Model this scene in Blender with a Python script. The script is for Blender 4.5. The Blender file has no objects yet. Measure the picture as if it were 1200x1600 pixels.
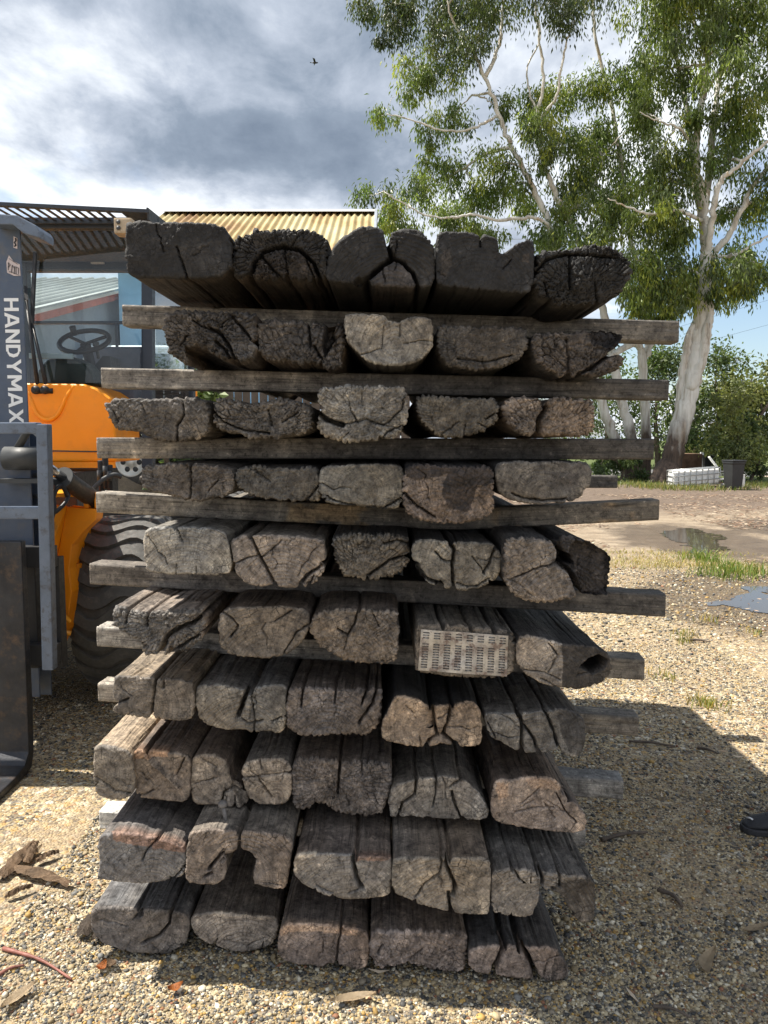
import bpy, bmesh, math, random
import numpy as np
from mathutils import Vector, Matrix
R = math.radians
scene = bpy.context.scene
COL = scene.collection
random.seed(7)
rng = np.random.default_rng(11)

# ------------------------------------------------------------------ camera model
CAM_H = 1.5
VFOV = 2*math.atan(800/1202.0)
PITCH = math.atan(113/1202.0)
F = 1202.0
CP, SP = math.cos(PITCH), math.sin(PITCH)
def P(px, py, Y):
    """point at depth Y seen at photo position (px, py)"""
    u = (px-600)/F; v = (800-py)/F
    t = Y/(CP+v*SP)
    return np.array([u*t, Y, CAM_H+t*(v*CP-SP)])
def G(px, py, z=0.0):
    v = (800-py)/F
    t = (z-CAM_H)/(v*CP-SP)
    return np.array([(px-600)/F*t, t*(CP+v*SP), z])

cam = bpy.data.objects.new("camera", bpy.data.cameras.new("camera"))
COL.objects.link(cam)
cam.location = (0, 0, CAM_H)
cam.rotation_euler = (math.pi/2-PITCH, 0, 0)
cam.data.sensor_fit = 'VERTICAL'
cam.data.angle = VFOV
cam.data.clip_start = 0.05
cam.data.clip_end = 3000
scene.camera = cam
scene.view_settings.view_transform = 'Standard'
scene.view_settings.look = 'None'
scene.view_settings.exposure = 1.22
scene.view_settings.gamma = 1
scene.cycles.max_bounces = 6
scene.cycles.diffuse_bounces = 3
scene.cycles.transparent_max_bounces = 8

# ------------------------------------------------------------------ numpy noise
def _hash(ix, iy, iz, seed):
    h = (ix.astype(np.int64)*374761393 + iy.astype(np.int64)*668265263 + iz.astype(np.int64)*2147483647 + seed*974711) & 0xFFFFFFFF
    h = ((h ^ (h >> 13))*1274126177) & 0xFFFFFFFF
    h = ((h ^ (h >> 16))*2246822519) & 0xFFFFFFFF
    return ((h ^ (h >> 15)) & 0xFFFFFF)/float(0xFFFFFF)
def vnoise(p, seed=0):
    i = np.floor(p).astype(np.int64); f = p-i
    f = f*f*f*(f*(f*6-15)+10)
    r = 0
    for dx in (0, 1):
        wx = f[:, 0] if dx else 1-f[:, 0]
        for dy in (0, 1):
            wy = f[:, 1] if dy else 1-f[:, 1]
            for dz in (0, 1):
                wz = f[:, 2] if dz else 1-f[:, 2]
                r = r + wx*wy*wz*_hash(i[:, 0]+dx, i[:, 1]+dy, i[:, 2]+dz, seed)
    return r*2-1
def fbm(p, seed=0, octv=4, gain=.5):
    a = 1.0; s = 0; n = 0
    for k in range(octv):
        s = s+a*vnoise(p*(2.03**k)+k*7.3, seed+k*17); n += a; a *= gain
    return s/n
def worley2(x, y, seed=0):
    ix = np.floor(x).astype(np.int64); iy = np.floor(y).astype(np.int64)
    f1 = np.full(x.shape, 9.0); f2 = np.full(x.shape, 9.0); cid = np.zeros(x.shape)
    z = np.zeros_like(ix)
    for dx in (-1, 0, 1):
        for dy in (-1, 0, 1):
            cx = ix+dx; cy = iy+dy
            hx = cx+.1+.8*_hash(cx, cy, z, seed); hy = cy+.1+.8*_hash(cx, cy, z+5, seed)
            d = np.hypot(x-hx, y-hy)
            c = _hash(cx, cy, z+9, seed)
            m = d < f1
            f2 = np.where(m, f1, np.minimum(f2, d)); cid = np.where(m, c, cid); f1 = np.where(m, d, f1)
    return f1, f2, cid
def sstep(a, b, x):
    t = np.clip((x-a)/(b-a), 0, 1); return t*t*(3-2*t)
def poly_dist(p, pts):
    """distance of 2D points p to polyline pts; also parameter along"""
    d = np.full(len(p), 9.0)
    for a, b in zip(pts[:-1], pts[1:]):
        ab = b-a; L = max((ab*ab).sum(), 1e-12)
        t = np.clip(((p-a)@ab)/L, 0, 1)
        q = a+t[:, None]*ab
        d = np.minimum(d, np.hypot(p[:, 0]-q[:, 0], p[:, 1]-q[:, 1]))
    return d
def in_poly(p, poly):
    x, y = p[:, 0], p[:, 1]; c = np.zeros(len(p), bool)
    n = len(poly)
    for i in range(n):
        x1, y1 = poly[i]; x2, y2 = poly[(i+1) % n]
        if y1 == y2: continue
        m = ((y1 > y) != (y2 > y)) & (x < (x2-x1)*(y-y1)/(y2-y1)+x1)
        c ^= m
    return c

# ------------------------------------------------------------------ objects and tags
def tag(o, label=None, cat=None, group=None, kind=None):
    if label: o["label"] = label
    if cat: o["category"] = cat
    if group: o["group"] = group
    if kind: o["kind"] = kind
    return o
def empty(name, loc, label, cat, group=None):
    o = bpy.data.objects.new(name, None); COL.objects.link(o)
    o.location = loc; o.empty_display_size = .2
    return tag(o, label, cat, group)
def np_mesh(name, verts, quads=None, tris=None, smooth=False, col=None):
    me = bpy.data.meshes.new(name)
    verts = np.asarray(verts, np.float32)
    nq = 0 if quads is None else len(quads); nt = 0 if tris is None else len(tris)
    me.vertices.add(len(verts)); me.vertices.foreach_set("co", verts.ravel())
    idx = []; tot = []
    if nq: idx.append(np.asarray(quads, np.int32).ravel()); tot.append(np.full(nq, 4, np.int32))
    if nt: idx.append(np.asarray(tris, np.int32).ravel()); tot.append(np.full(nt, 3, np.int32))
    idx = np.concatenate(idx); tot = np.concatenate(tot)
    me.loops.add(len(idx)); me.loops.foreach_set("vertex_index", idx)
    me.polygons.add(len(tot))
    st = np.concatenate([[0], np.cumsum(tot)[:-1]]).astype(np.int32)
    me.polygons.foreach_set("loop_start", st)
    me.update(calc_edges=True)
    me.polygons.foreach_set("use_smooth", np.full(len(tot), smooth))
    if col is not None:
        a = me.color_attributes.new("Col", 'FLOAT_COLOR', 'POINT')
        c = np.ones((len(verts), 4), np.float32); c[:, :3] = col
        a.data.foreach_set("color", c.ravel())
    me.update()
    return me
def link(name, me, mat, parent=None):
    o = bpy.data.objects.new(name, me); COL.objects.link(o)
    if mat: me.materials.append(mat)
    if parent is not None:
        o.parent = parent
    return o
class MB:
    """collects boxes, bars, tubes and prisms in world space and builds ONE mesh object"""
    def __init__(self): self.bm = bmesh.new()
    def face(self, pts):
        vs = [self.bm.verts.new(tuple(map(float, p))) for p in pts]
        try: return self.bm.faces.new(vs)
        except ValueError: return None
    def box(self, x0, x1, y0, y1, z0, z1):
        v = [self.bm.verts.new((x, y, z)) for x in (x0, x1) for y in (y0, y1) for z in (z0, z1)]
        for q in ((0,1,3,2),(4,6,7,5),(0,4,5,1),(2,3,7,6),(0,2,6,4),(1,5,7,3)):
            self.bm.faces.new([v[i] for i in q])
        return self
    def bar(self, a, b, w, h, up=(0, 0, 1)):
        a = Vector(map(float, a)); b = Vector(map(float, b)); d = (b-a).normalized()
        s = d.cross(Vector(up))
        if s.length < 1e-4: s = d.cross(Vector((1, 0, 0)))
        s.normalize(); u = s.cross(d).normalized()
        v = []
        for p in (a, b):
            for i, j in ((-1,-1),(1,-1),(1,1),(-1,1)):
                v.append(self.bm.verts.new(p+s*(i*w/2)+u*(j*h/2)))
        for q in ((3,2,1,0),(4,5,6,7),(0,1,5,4),(1,2,6,5),(2,3,7,6),(3,0,4,7)):
            self.bm.faces.new([v[i] for i in q])
        return self
    def tube(self, path, r, n=10, cap=True):
        path = [Vector(map(float, p)) for p in path]
        if not hasattr(r, '__len__'): r = [r]*len(path)
        rings = []; ref = None
        for i, p in enumerate(path):
            d = (path[min(i+1, len(path)-1)]-path[max(i-1, 0)]).normalized()
            if ref is None:
                ref = d.cross(Vector((0.31, .2, .93)))
                if ref.length < .05: ref = d.cross(Vector((1, 0, 0)))
            ref = (ref-d*ref.dot(d)).normalized(); s = d.cross(ref)
            rings.append([self.bm.verts.new(p+(ref*math.cos(k*2*math.pi/n)+s*math.sin(k*2*math.pi/n))*r[i]) for k in range(n)])
        for A, B in zip(rings[:-1], rings[1:]):
            for k in range(n):
                f = self.bm.faces.new((A[k], A[(k+1) % n], B[(k+1) % n], B[k])); f.smooth = True
        if cap:
            self.bm.faces.new(rings[0][::-1]); self.bm.faces.new(rings[-1])
        return self
    def prism(self, pts, off):
        """polygon pts (3D, planar) pushed along off"""
        a = [self.bm.verts.new(tuple(map(float, p))) for p in pts]
        b = [self.bm.verts.new(tuple(float(x)+float(o) for x, o in zip(p, off))) for p in pts]
        self.bm.faces.new(a); self.bm.faces.new(b[::-1])
        n = len(a)
        for i in range(n):
            self.bm.faces.new((a[i], b[i], b[(i+1) % n], a[(i+1) % n]))
        return self
    def lathe(self, c, axis, prof, n=32):
        """prof: list of (offset along axis, radius)"""
        c = Vector(c); ax = Vector(axis).normalized()
        s = ax.cross(Vector((0, 0, 1)))
        if s.length < 1e-3: s = Vector((1, 0, 0))
        s.normalize(); t = ax.cross(s)
        rings = [[self.bm.verts.new(c+ax*o+(s*math.cos(k*2*math.pi/n)+t*math.sin(k*2*math.pi/n))*r) for k in range(n)] for o, r in prof]
        for A, B in zip(rings[:-1], rings[1:]):
            for k in range(n):
                f = self.bm.faces.new((A[k], A[(k+1) % n], B[(k+1) % n], B[k])); f.smooth = True
        return self
    def build(self, name, mat, parent=None, bevel=0.0, seg=2):
        bm = self.bm
        bmesh.ops.recalc_face_normals(bm, faces=bm.faces)
        if bevel > 0:
            ed = [e for e in bm.edges if len(e.link_faces) == 2 and e.calc_face_angle(0) > .6]
            try:
                bmesh.ops.bevel(bm, geom=ed, offset=bevel, segments=seg, profile=.6, affect='EDGES', clamp_overlap=True)
            except Exception: pass
        me = bpy.data.meshes.new(name)
        off = Vector((0, 0, 0))
        q = parent
        while q is not None:
            off += q.location; q = q.parent
        bmesh.ops.translate(bm, verts=bm.verts, vec=-off)
        bm.to_mesh(me); bm.free()
        return link(name, me, mat, parent)

# ------------------------------------------------------------------ materials
def new_mat(name):
    m = bpy.data.materials.new(name); m.use_nodes = True
    nt = m.node_tree; b = nt.nodes["Principled BSDF"]
    return m, nt, b
def nd(nt, t, **kw):
    n = nt.nodes.new(t)
    for k, v in kw.items():
        if k in n.inputs: n.inputs[k].default_value = v
        else: setattr(n, k, v)
    return n
def ramp(nt, stops, interp='LINEAR'):
    r = nt.nodes.new("ShaderNodeValToRGB"); cr = r.color_ramp; cr.interpolation = interp
    while len(cr.elements) < len(stops): cr.elements.new(.5)
    for e, (p, c) in zip(cr.elements, stops):
        e.position = p; e.color = (*c, 1) if len(c) == 3 else c
    return r
def mixc(nt, a, b, fac, mode='MIX'):
    m = nt.nodes.new("ShaderNodeMix"); m.data_type = 'RGBA'; m.blend_type = mode
    for s, v in ((m.inputs[6], a), (m.inputs[7], b), (m.inputs[0], fac)):
        if hasattr(v, 'is_linked') or hasattr(v, 'links'): nt.links.new(v, s)
        elif isinstance(v, tuple): s.default_value = (*v, 1)
        else: s.default_value = v
    return m.outputs[2]
def mathn(nt, op, a, b=None):
    m = nt.nodes.new("ShaderNodeMath"); m.operation = op
    for s, v in ((m.inputs[0], a), (m.inputs[1], b)):
        if v is None: continue
        if hasattr(v, 'links'): nt.links.new(v, s)
        else: s.default_value = v
    return m.outputs[0]
def noise_out(nt, vec, scale, detail=4, rough=.55, dist=0.0):
    n = nd(nt, "ShaderNodeTexNoise", Scale=scale, Detail=detail, Roughness=rough, Distortion=dist)
    if vec is not None: nt.links.new(vec, n.inputs["Vector"])
    return n.outputs["Fac"]
def objcoord(nt):
    return nt.nodes.new("ShaderNodeTexCoord").outputs["Object"]
def scaled(nt, vec, s):
    m = nd(nt, "ShaderNodeMapping"); m.inputs["Scale"].default_value = s
    nt.links.new(vec, m.inputs["Vector"]); return m.outputs["Vector"]
def bump(nt, b, h, strength, dist):
    n = nd(nt, "ShaderNodeBump", Strength=strength, Distance=dist)
    nt.links.new(h, n.inputs["Height"]); nt.links.new(n.outputs["Normal"], b.inputs["Normal"])
    return n
def simple(name, col, rough=.5, metal=0.0, var=.25, scale=6.0, bmp=.0, bscale=80, spec=None, dirt=None, coat=0):
    """painted / plain material with blotchy wear"""
    m, nt, b = new_mat(name)
    oc = objcoord(nt)
    f = noise_out(nt, oc, scale, 6, .65)
    lo = tuple(c*(1-var) for c in col); hi = tuple(min(1, c*(1+var)) for c in col)
    r = ramp(nt, [(.3, lo), (.7, hi)]); nt.links.new(f, r.inputs[0])
    c = r.outputs[0]
    if dirt:
        f2 = noise_out(nt, oc, scale*2.7, 8, .7)
        r2 = ramp(nt, [(.52, (0, 0, 0)), (.72, (1, 1, 1))]); nt.links.new(f2, r2.inputs[0])
        c = mixc(nt, c, dirt, r2.outputs[0])
    nt.links.new(c, b.inputs["Base Color"])
    f3 = noise_out(nt, oc, scale*6, 4, .6)
    rr = ramp(nt, [(.3, (rough*.75,)*3), (.7, (min(1, rough*1.25),)*3)]); nt.links.new(f3, rr.inputs[0])
    nt.links.new(rr.outputs[0], b.inputs["Roughness"])
    b.inputs["Metallic"].default_value = metal
    if spec is not None: b.inputs["Specular IOR Level"].default_value = spec
    if coat: b.inputs["Coat Weight"].default_value = coat; b.inputs["Coat Roughness"].default_value = .15
    if bmp: bump(nt, b, noise_out(nt, oc, bscale, 6, .65), bmp, .004)
    return m
# ------------------------------------------------------------------ timber material (albedo from the mesh attribute, grain from noise)
def timber_mat(name):
    """attributes: Col = base colour (alpha 1 on sawn ends), uvw = (across, along) grain coordinates in metres"""
    m, nt, b = new_mat(name)
    at = nd(nt, "ShaderNodeAttribute"); at.attribute_name = "Col"
    uv = nd(nt, "ShaderNodeAttribute"); uv.attribute_name = "uvw"; g = uv.outputs["Vector"]
    end = at.outputs["Alpha"]
    oc = objcoord(nt)
    # long faces: fine lines along the timber
    s1 = noise_out(nt, scaled(nt, g, (260, 7, 1)), 1.0, 5, .65, .3)
    s2 = noise_out(nt, scaled(nt, g, (70, 2.2, 1)), 1.0, 4, .6, .4)
    ra = ramp(nt, [(.34, (.16, .155, .15)), (.46, (.8, .8, .8)), (.62, (1.2, 1.19, 1.17)), (.75, (1.7, 1.68, 1.6))]); nt.links.new(mathn(nt, 'ADD', mathn(nt, 'MULTIPLY', s1, .6), mathn(nt, 'MULTIPLY', s2, .4)), ra.inputs[0])
    # ends: growth rings and rays
    e1 = noise_out(nt, scaled(nt, g, (190, 9, 1)), 1.0, 4, .6, .25)
    e2 = noise_out(nt, scaled(nt, g, (16, 170, 1)), 1.0, 4, .6, .3)
    rb = ramp(nt, [(.33, (.45, .44, .43)), (.5, (1, 1, 1)), (.68, (1.45, 1.43, 1.38))]); nt.links.new(mathn(nt, 'ADD', mathn(nt, 'MULTIPLY', e1, .55), mathn(nt, 'MULTIPLY', e2, .45)), rb.inputs[0])
    gr = mixc(nt, ra.outputs[0], rb.outputs[0], end)
    c = mixc(nt, at.outputs["Color"], gr, 1.0, 'MULTIPLY')
    # blotches, grime and bleached patches
    bl = noise_out(nt, oc, 15, 7, .68, .5)
    rc = ramp(nt, [(.30, (.22, .21, .21)), (.45, (.78, .76, .75)), (.57, (1.12, 1.1, 1.07)), (.70, (2.0, 1.92, 1.8))]); nt.links.new(bl, rc.inputs[0])
    c = mixc(nt, c, rc.outputs[0], 1.0, 'MULTIPLY')
    f3 = noise_out(nt, oc, 75, 7, .75, .4)
    rd = ramp(nt, [(.36, (.36, .36, .36)), (.48, (1, 1, 1)), (.59, (1.08, 1.08, 1.07)), (.68, (2.5, 2.42, 2.3))]); nt.links.new(f3, rd.inputs[0])
    c = mixc(nt, c, rd.outputs[0], 1.0, 'MULTIPLY')
    # hairline drying checks with their shade painted in black, following rings and rays on the ends
    wn = nd(nt, "ShaderNodeTexNoise", Scale=30, Detail=3); nt.links.new(oc, wn.inputs["Vector"])
    wm = nt.nodes.new("ShaderNodeVectorMath"); wm.operation = 'MULTIPLY_ADD'; nt.links.new(wn.outputs["Color"], wm.inputs[0]); wm.inputs[1].default_value = (.012, .012, 0); nt.links.new(g, wm.inputs[2])
    chk = None
    for sc_, wd_, amt, lo in (((42, 62, 1), .045, .9, .47), ((95, 120, 1), .05, .7, .5)):
        vo = nd(nt, "ShaderNodeTexVoronoi", Scale=1.0, feature='DISTANCE_TO_EDGE', voronoi_dimensions='2D'); nt.links.new(scaled(nt, wm.outputs[0], sc_), vo.inputs["Vector"])
        mk = nt.nodes.new("ShaderNodeMapRange"); nt.links.new(vo.outputs["Distance"], mk.inputs[0]); mk.inputs[1].default_value = wd_; mk.inputs[2].default_value = 0.0
        msk = ramp(nt, [(lo, (0, 0, 0)), (lo+.12, (1, 1, 1))]); nt.links.new(noise_out(nt, oc, 13+sc_[0]*.1, 3, .6), msk.inputs[0])
        k_ = mathn(nt, 'MULTIPLY', mathn(nt, 'MULTIPLY', mk.outputs[0], msk.outputs[0]), amt)
        chk = k_ if chk is None else mathn(nt, 'MAXIMUM', chk, k_)
    chk = mathn(nt, 'MULTIPLY', chk, end)
    c = mixc(nt, c, (.012, .011, .011), chk)
    nt.links.new(c, b.inputs["Base Color"])
    b.inputs["Roughness"].default_value = .68
    b.inputs["Specular IOR Level"].default_value = .42
    h = mathn(nt, 'ADD', mathn(nt, 'MULTIPLY', f3, .9), mathn(nt, 'MULTIPLY', s1, .5))
    h = mathn(nt, 'SUBTRACT', h, mathn(nt, 'MULTIPLY', chk, 1.2))
    bump(nt, b, h, .8, .005)
    return m
M_SLEEPER = timber_mat("weathered_hardwood")
M_BEARER = M_SLEEPER
def attr_vec(me, vals):
    a = me.attributes.new('uvw', 'FLOAT_VECTOR', 'POINT'); a.data.foreach_set('vector', np.asarray(vals, np.float32).ravel())
def attr_alpha(me, al):
    a = me.color_attributes['Col']; c = np.empty(len(al)*4, np.float32); a.data.foreach_get('color', c); c = c.reshape(-1, 4); c[:, 3] = al; a.data.foreach_set('color', c.ravel())

def chaikin(p, closed=True):
    q = np.roll(p, -1, 0)
    return np.stack([.75*p+.25*q, .25*p+.75*q], 1).reshape(-1, 2)
def resample(p, step):
    q = np.vstack([p, p[:1]]); d = np.hypot(*np.diff(q, axis=0).T); s = np.concatenate([[0], np.cumsum(d)])
    n = max(24, int(s[-1]/step)); u = np.linspace(0, s[-1], n, endpoint=False)
    return np.stack([np.interp(u, s, q[:, 0]), np.interp(u, s, q[:, 1])], 1), u
WOOD_GAIN = .95
STYLES = dict(
    smooth=dict(low=.0045, crk=.0010, cell=.016, fine=.0009, er=.0055, jit=.0022, nck=3),
    rough=dict(low=.008, crk=.0036, cell=.015, fine=.0022, er=.009, jit=.0045, nck=4),
    crackle=dict(low=.010, crk=.009, cell=.022, fine=.002, er=.013, jit=.006, nck=3),
    flat=dict(low=.0008, crk=.0, cell=.016, fine=.0004, er=.006, jit=.001, nck=0),
)
SLEEPERS = []
ROW_SHIFT = 0.0
def sleeper(outline, Y, style, tone, side, label, cracks=(), patches=(), carve=(), skel=None, yaw=0.0, L=2.4, seed=None, sidegr=1.0, ground=False):
    seed = len(SLEEPERS)*13+5 if seed is None else seed
    rs = np.random.default_rng(seed)
    st = STYLES[style]
    Y = Y+ROW_SHIFT
    if ground:
        ym = max(p[1] for p in outline)
        Y = G(600, ym, .012)[1]
    toW = lambda pts: np.array([P(x, y, Y)[[0, 2]] for x, y in pts])
    pxm = Y/F                                               # metres per photo pixel here
    ol = toW(outline)
    if ((ol[:, 0]*np.roll(ol[:, 1], -1)-np.roll(ol[:, 0], -1)*ol[:, 1]).sum()) < 0: ol = ol[::-1]
    ol = chaikin(ol)
    ol, u = resample(ol, .0027)
    n = len(ol)
    ctr = (ol.min(0)+ol.max(0))/2; size = ol.max(0)-ol.min(0)
    if skel is None:
        hw = max(0, size[0]/2-size[1]*.47); sk = np.array([ctr-[hw, 0], ctr+[hw+1e-4, 0]])
    else: sk = toW(skel)
    # nearest skeleton point of every outline point
    best = np.full(n, 9.0); foot = np.zeros_like(ol)
    for a, b in zip(sk[:-1], sk[1:]):
        ab = b-a; t = np.clip(((ol-a)@ab)/(ab@ab), 0, 1); q = a+t[:, None]*ab
        d = np.hypot(*(ol-q).T); m = d < best; best[m] = d[m]; foot[m] = q[m]
    # outline normals and chipped edge
    tg = np.roll(ol, -2, 0)-np.roll(ol, 2, 0); tg /= np.maximum(np.hypot(*tg.T), 1e-9)[:, None]
    nor = np.stack([tg[:, 1], -tg[:, 0]], 1)
    jp = np.stack([ol[:, 0]*1.0, np.zeros(n), ol[:, 1]], 1)
    jit = .0018+st['jit']*(fbm(jp*45, seed, 4, .6)*1.5)
    if st['crk'] > .003:
        f1, f2, _ = worley2(u/.017, np.full(n, seed*.37), seed)
        jit -= st['jit']*1.2*(1-sstep(.05, .35, f2-f1))
    # rings of the end face
    M = max(8, int(size[1]*.5/.0027))
    tt = np.linspace(0, 1, M+1)[1:]
    cap = ol[None]*(1-tt)[:, None, None]+foot[None]*tt[:, None, None]
    edge = best[None]*tt[:, None]
    # rings along the length
    ys = [0.0]; stp = .0035
    while ys[-1] < L: ys.append(ys[-1]+stp); stp = min(.16, stp*1.075)
    ys = np.array(ys); ys[-1] = L; S = len(ys)
    xz = np.concatenate([np.repeat(ol[None], S, 0)[::-1], cap], 0)   # back .. front .. centre
    yy = np.concatenate([np.repeat(ys[:, None], n, 1)[::-1], np.zeros((M, n))], 0)
    ee = np.concatenate([np.zeros((S, n)), edge], 0)
    K = S+M
    p2 = xz.reshape(-1, 2); y = yy.ravel(); e = ee.ravel()
    nr = np.tile(nor, (K, 1)); uu = np.tile(u, K)
    front = np.exp(-y/.022)                                  # how much of the end-face relief applies
    body = np.exp(-e/.007)
    # ---------------- end-face relief (depth into the timber, metres), evaluated on unique 2D points
    mask = y < .12
    q = p2[mask]; q3 = np.stack([q[:, 0], np.full(len(q), seed*1.7), q[:, 1]], 1)
    dep = np.zeros(len(p2))
    d = -st['low']*fbm(q3*11, seed, 3)+st['low']*.6*fbm(q3*30, seed+3, 3)
    pith = ctr+np.array([rs.uniform(-.03, .03), rs.uniform(-.9, .2)*size[1]])
    wq = q+.006*np.stack([fbm(q3*25, seed+40, 2), fbm(q3*25, seed+50, 2)], 1)
    rr = np.hypot(*(wq-pith).T); th = np.arctan2(wq[:, 1]-pith[1], wq[:, 0]-pith[0])
    cellh = None
    if st['crk'] > 0:
        f1, f2, cid = worley2(rr/st['cell']*.8, th*.13/st['cell']*1.6, seed)
        gap = 1-sstep(.02, .30, f2-f1)
        am = .45+.9*np.clip(.5+fbm(q3*14, seed+60, 2), 0, 1)
        d = d+st['crk']*am*((1-sstep(.015, .2, f2-f1))*1.0+(cid-.5)*(.25 if style == 'rough' else .45))
        if style == 'rough':                                 # torn fibre ends
            d = d+st['crk']*.9*am*np.abs(fbm(np.stack([wq[:, 0]*60, q3[:, 1], wq[:, 1]*38], 1), seed+2, 4, .6))*1.6
        else:
            f1b, f2b, cb = worley2(rr/.0075, th*.13/.0095, seed+2)
            d = d+st['crk']*.30*am*(1-sstep(.03, .4, f2b-f1b)+(cb-.5)*.4)
        cellh = cid
    d = d+st['fine']*fbm(q3*120, seed+9, 3, .65)+st['fine']*.7*fbm(np.stack([q3[:, 0]*170, q3[:, 1], q3[:, 2]*45], 1), seed+12, 2)
    if style in ('smooth', 'rough'):                         # growth rings stand a little proud
        d = d+.0011*np.sin(rr*2*math.pi/.0105+2*fbm(q3*9, seed+70, 2))*np.clip(.6+fbm(q3*7, seed+71, 2), 0, 1)
    er = st['er']*(.55+.9*np.clip(.5+.5*fbm(q3*16, seed+4, 2), 0, 1)); em = np.clip(e[mask], 0, None)
    d = d+np.where(em < er, er-np.sqrt(np.maximum(er**2-(er-em)**2, 0)), 0)*.9
    # authored cracks plus a few random radial checks
    ck = [(toW(c[0]), abs(c[1])*pxm*.5, (c[2] if len(c) > 2 else .03)) for c in cracks]
    for k in range(st['nck']):
        a = rs.uniform(0, 2*math.pi); r0 = rs.uniform(.02, .05)+max(0, -(pith-ctr)[1]*.5); r1 = r0+rs.uniform(.04, .12)
        pts = [pith+np.array([math.cos(a+rs.normal(0, .035)), math.sin(a+rs.normal(0, .035))])*r for r in np.linspace(r0, r1, 7)]
        ck.append((np.array(pts), rs.uniform(.0004, .0011), rs.uniform(.003, .009)))
    wob = q+.0022*np.stack([fbm(q3*70, seed+80, 2), fbm(q3*70, seed+90, 2)], 1)
    for pts, w, dp in ck:
        dist = poly_dist(wob, pts); ww = max(w, .0011)
        d = d+dp*1.5*np.exp(-(dist/(ww*1.1))**4)+dp*.10*np.exp(-(dist/(ww*4))**2)
    for cp, dp in carve:
        cpw = toW(cp); ins = in_poly(wob, cpw); dd = poly_dist(wob, np.vstack([cpw, cpw[:1]]))
        d = d+np.where(ins, dp*np.clip(dd/.006, 0, 1), 0)
    dep[mask] = d
    # ---------------- long-face relief
    yl = y
    uu0 = uu; uu = uu+.009*vnoise(np.stack([yl*2.3, uu*9, yl*0+seed], 1), seed+61)*np.clip(yl*8, 0, 1)+.003*vnoise(np.stack([yl*9, uu*20, yl*0+seed], 1), seed+62)*np.clip(yl*8, 0, 1)
    kn = 0
    for k in range(2):
        ku, ky = rs.uniform(0, u[-1]), rs.uniform(.04, .5); kd = np.hypot((uu-ku)*1.6, yl-ky); kn = kn+.006*np.exp(-(kd/.03)**2)*np.sin(kd*500)-.008*np.exp(-(kd/.012)**2); uu = uu+.03*np.sign(uu-ku)*np.exp(-(kd/.05)**2)*.4
    gp = np.stack([p2[:, 0]*95, yl*1.6+seed, p2[:, 1]*95], 1)
    g1 = fbm(gp, seed+20, 3, .6)
    gp2 = np.stack([uu*42, yl*.55+seed*.3, np.full(len(yl), seed*.7)], 1); gp3 = np.stack([uu*120, yl*.9+seed*.3, np.full(len(yl), seed*.9)], 1)
    rid = sstep(.88, .99, 1-np.abs(vnoise(gp2, seed+21))); rid3 = sstep(.8, .98, 1-np.abs(vnoise(gp3, seed+26)))
    sd = sidegr*(.0016*g1-.0014*rid3-.008*rid*(.15+1.0*.65*np.clip(.35+fbm(gp2*np.array([.35, 1, 1]), seed+25, 2), 0, 1)))+kn
    sd = sd+.005*fbm(np.stack([p2[:, 0]*4, yl*2, p2[:, 1]*4], 1), seed+22, 2)+.0008*fbm(np.stack([p2[:, 0]*260, yl*26, p2[:, 1]*260], 1), seed+23, 2)
    for pts, w, dp in ck[:len(cracks)]:                      # cracks that reach the edge run on along the timber
        for end in (pts[0], pts[-1]):
            k = np.argmin(np.hypot(*(ol-end).T)); per = u[-1]+u[1]
            if np.hypot(*(ol[k]-end)) < .016 and w > .0016:
                du = uu0-u[k]+.004*vnoise(np.stack([yl*9, yl*0+seed, yl*0], 1), seed+30); du = (du+per/2) % per-per/2
                sd = sd-min(.03, w*7)*np.exp(-(du/(w*1.2+.0015))**2)*np.exp(-yl/.45)
    off2 = nr*((np.tile(jit, K)*np.exp(-y/.03)+sd)*body)[:, None]
    pos = np.stack([p2[:, 0]+off2[:, 0], Y+y+dep*front, p2[:, 1]+off2[:, 1]], 1)
    # close the far end
    # ---------------- albedo
    a3 = np.stack([p2[:, 0], y*.25+seed, p2[:, 1]], 1)
    n1 = fbm(a3*13, seed+100, 4, .6); n2 = fbm(a3*60, seed+110, 3, .6)
    isend = np.clip(np.exp(-y/.006), 0, 1)[:, None]
    base = np.array(tone)[None]*isend+np.array(side)[None]*.9*(1-isend)
    base = base*(1+.42*n1+.28*n2)[:, None]
    warm = fbm(a3*6, seed+120, 3)[:, None]
    base = base*(1+warm*np.array([.12, .02, -.12])[None])
    if cellh is not None:
        t = np.zeros(len(p2)); t[mask] = (cellh-.5)
        base = base*(1+.35*t*front*(st['crk'] > .003))[:, None]
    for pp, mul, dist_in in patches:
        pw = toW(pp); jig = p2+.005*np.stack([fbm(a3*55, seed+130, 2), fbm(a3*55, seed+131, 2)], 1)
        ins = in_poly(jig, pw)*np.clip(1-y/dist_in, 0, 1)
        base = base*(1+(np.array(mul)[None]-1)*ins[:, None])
    base = np.clip(base*WOOD_GAIN, .006, .8)
    # ---------------- faces
    i = np.arange(K-1)[:, None]*n; j = np.arange(n)[None]
    quads = np.stack([i+j, i+(j+1) % n, i+n+(j+1) % n, i+n+j], -1).reshape(-1, 4)
    # where neighbouring rows run to different arms of the skeleton, close the wedge between them
    last = (K-1)*n; jt = []
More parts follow.
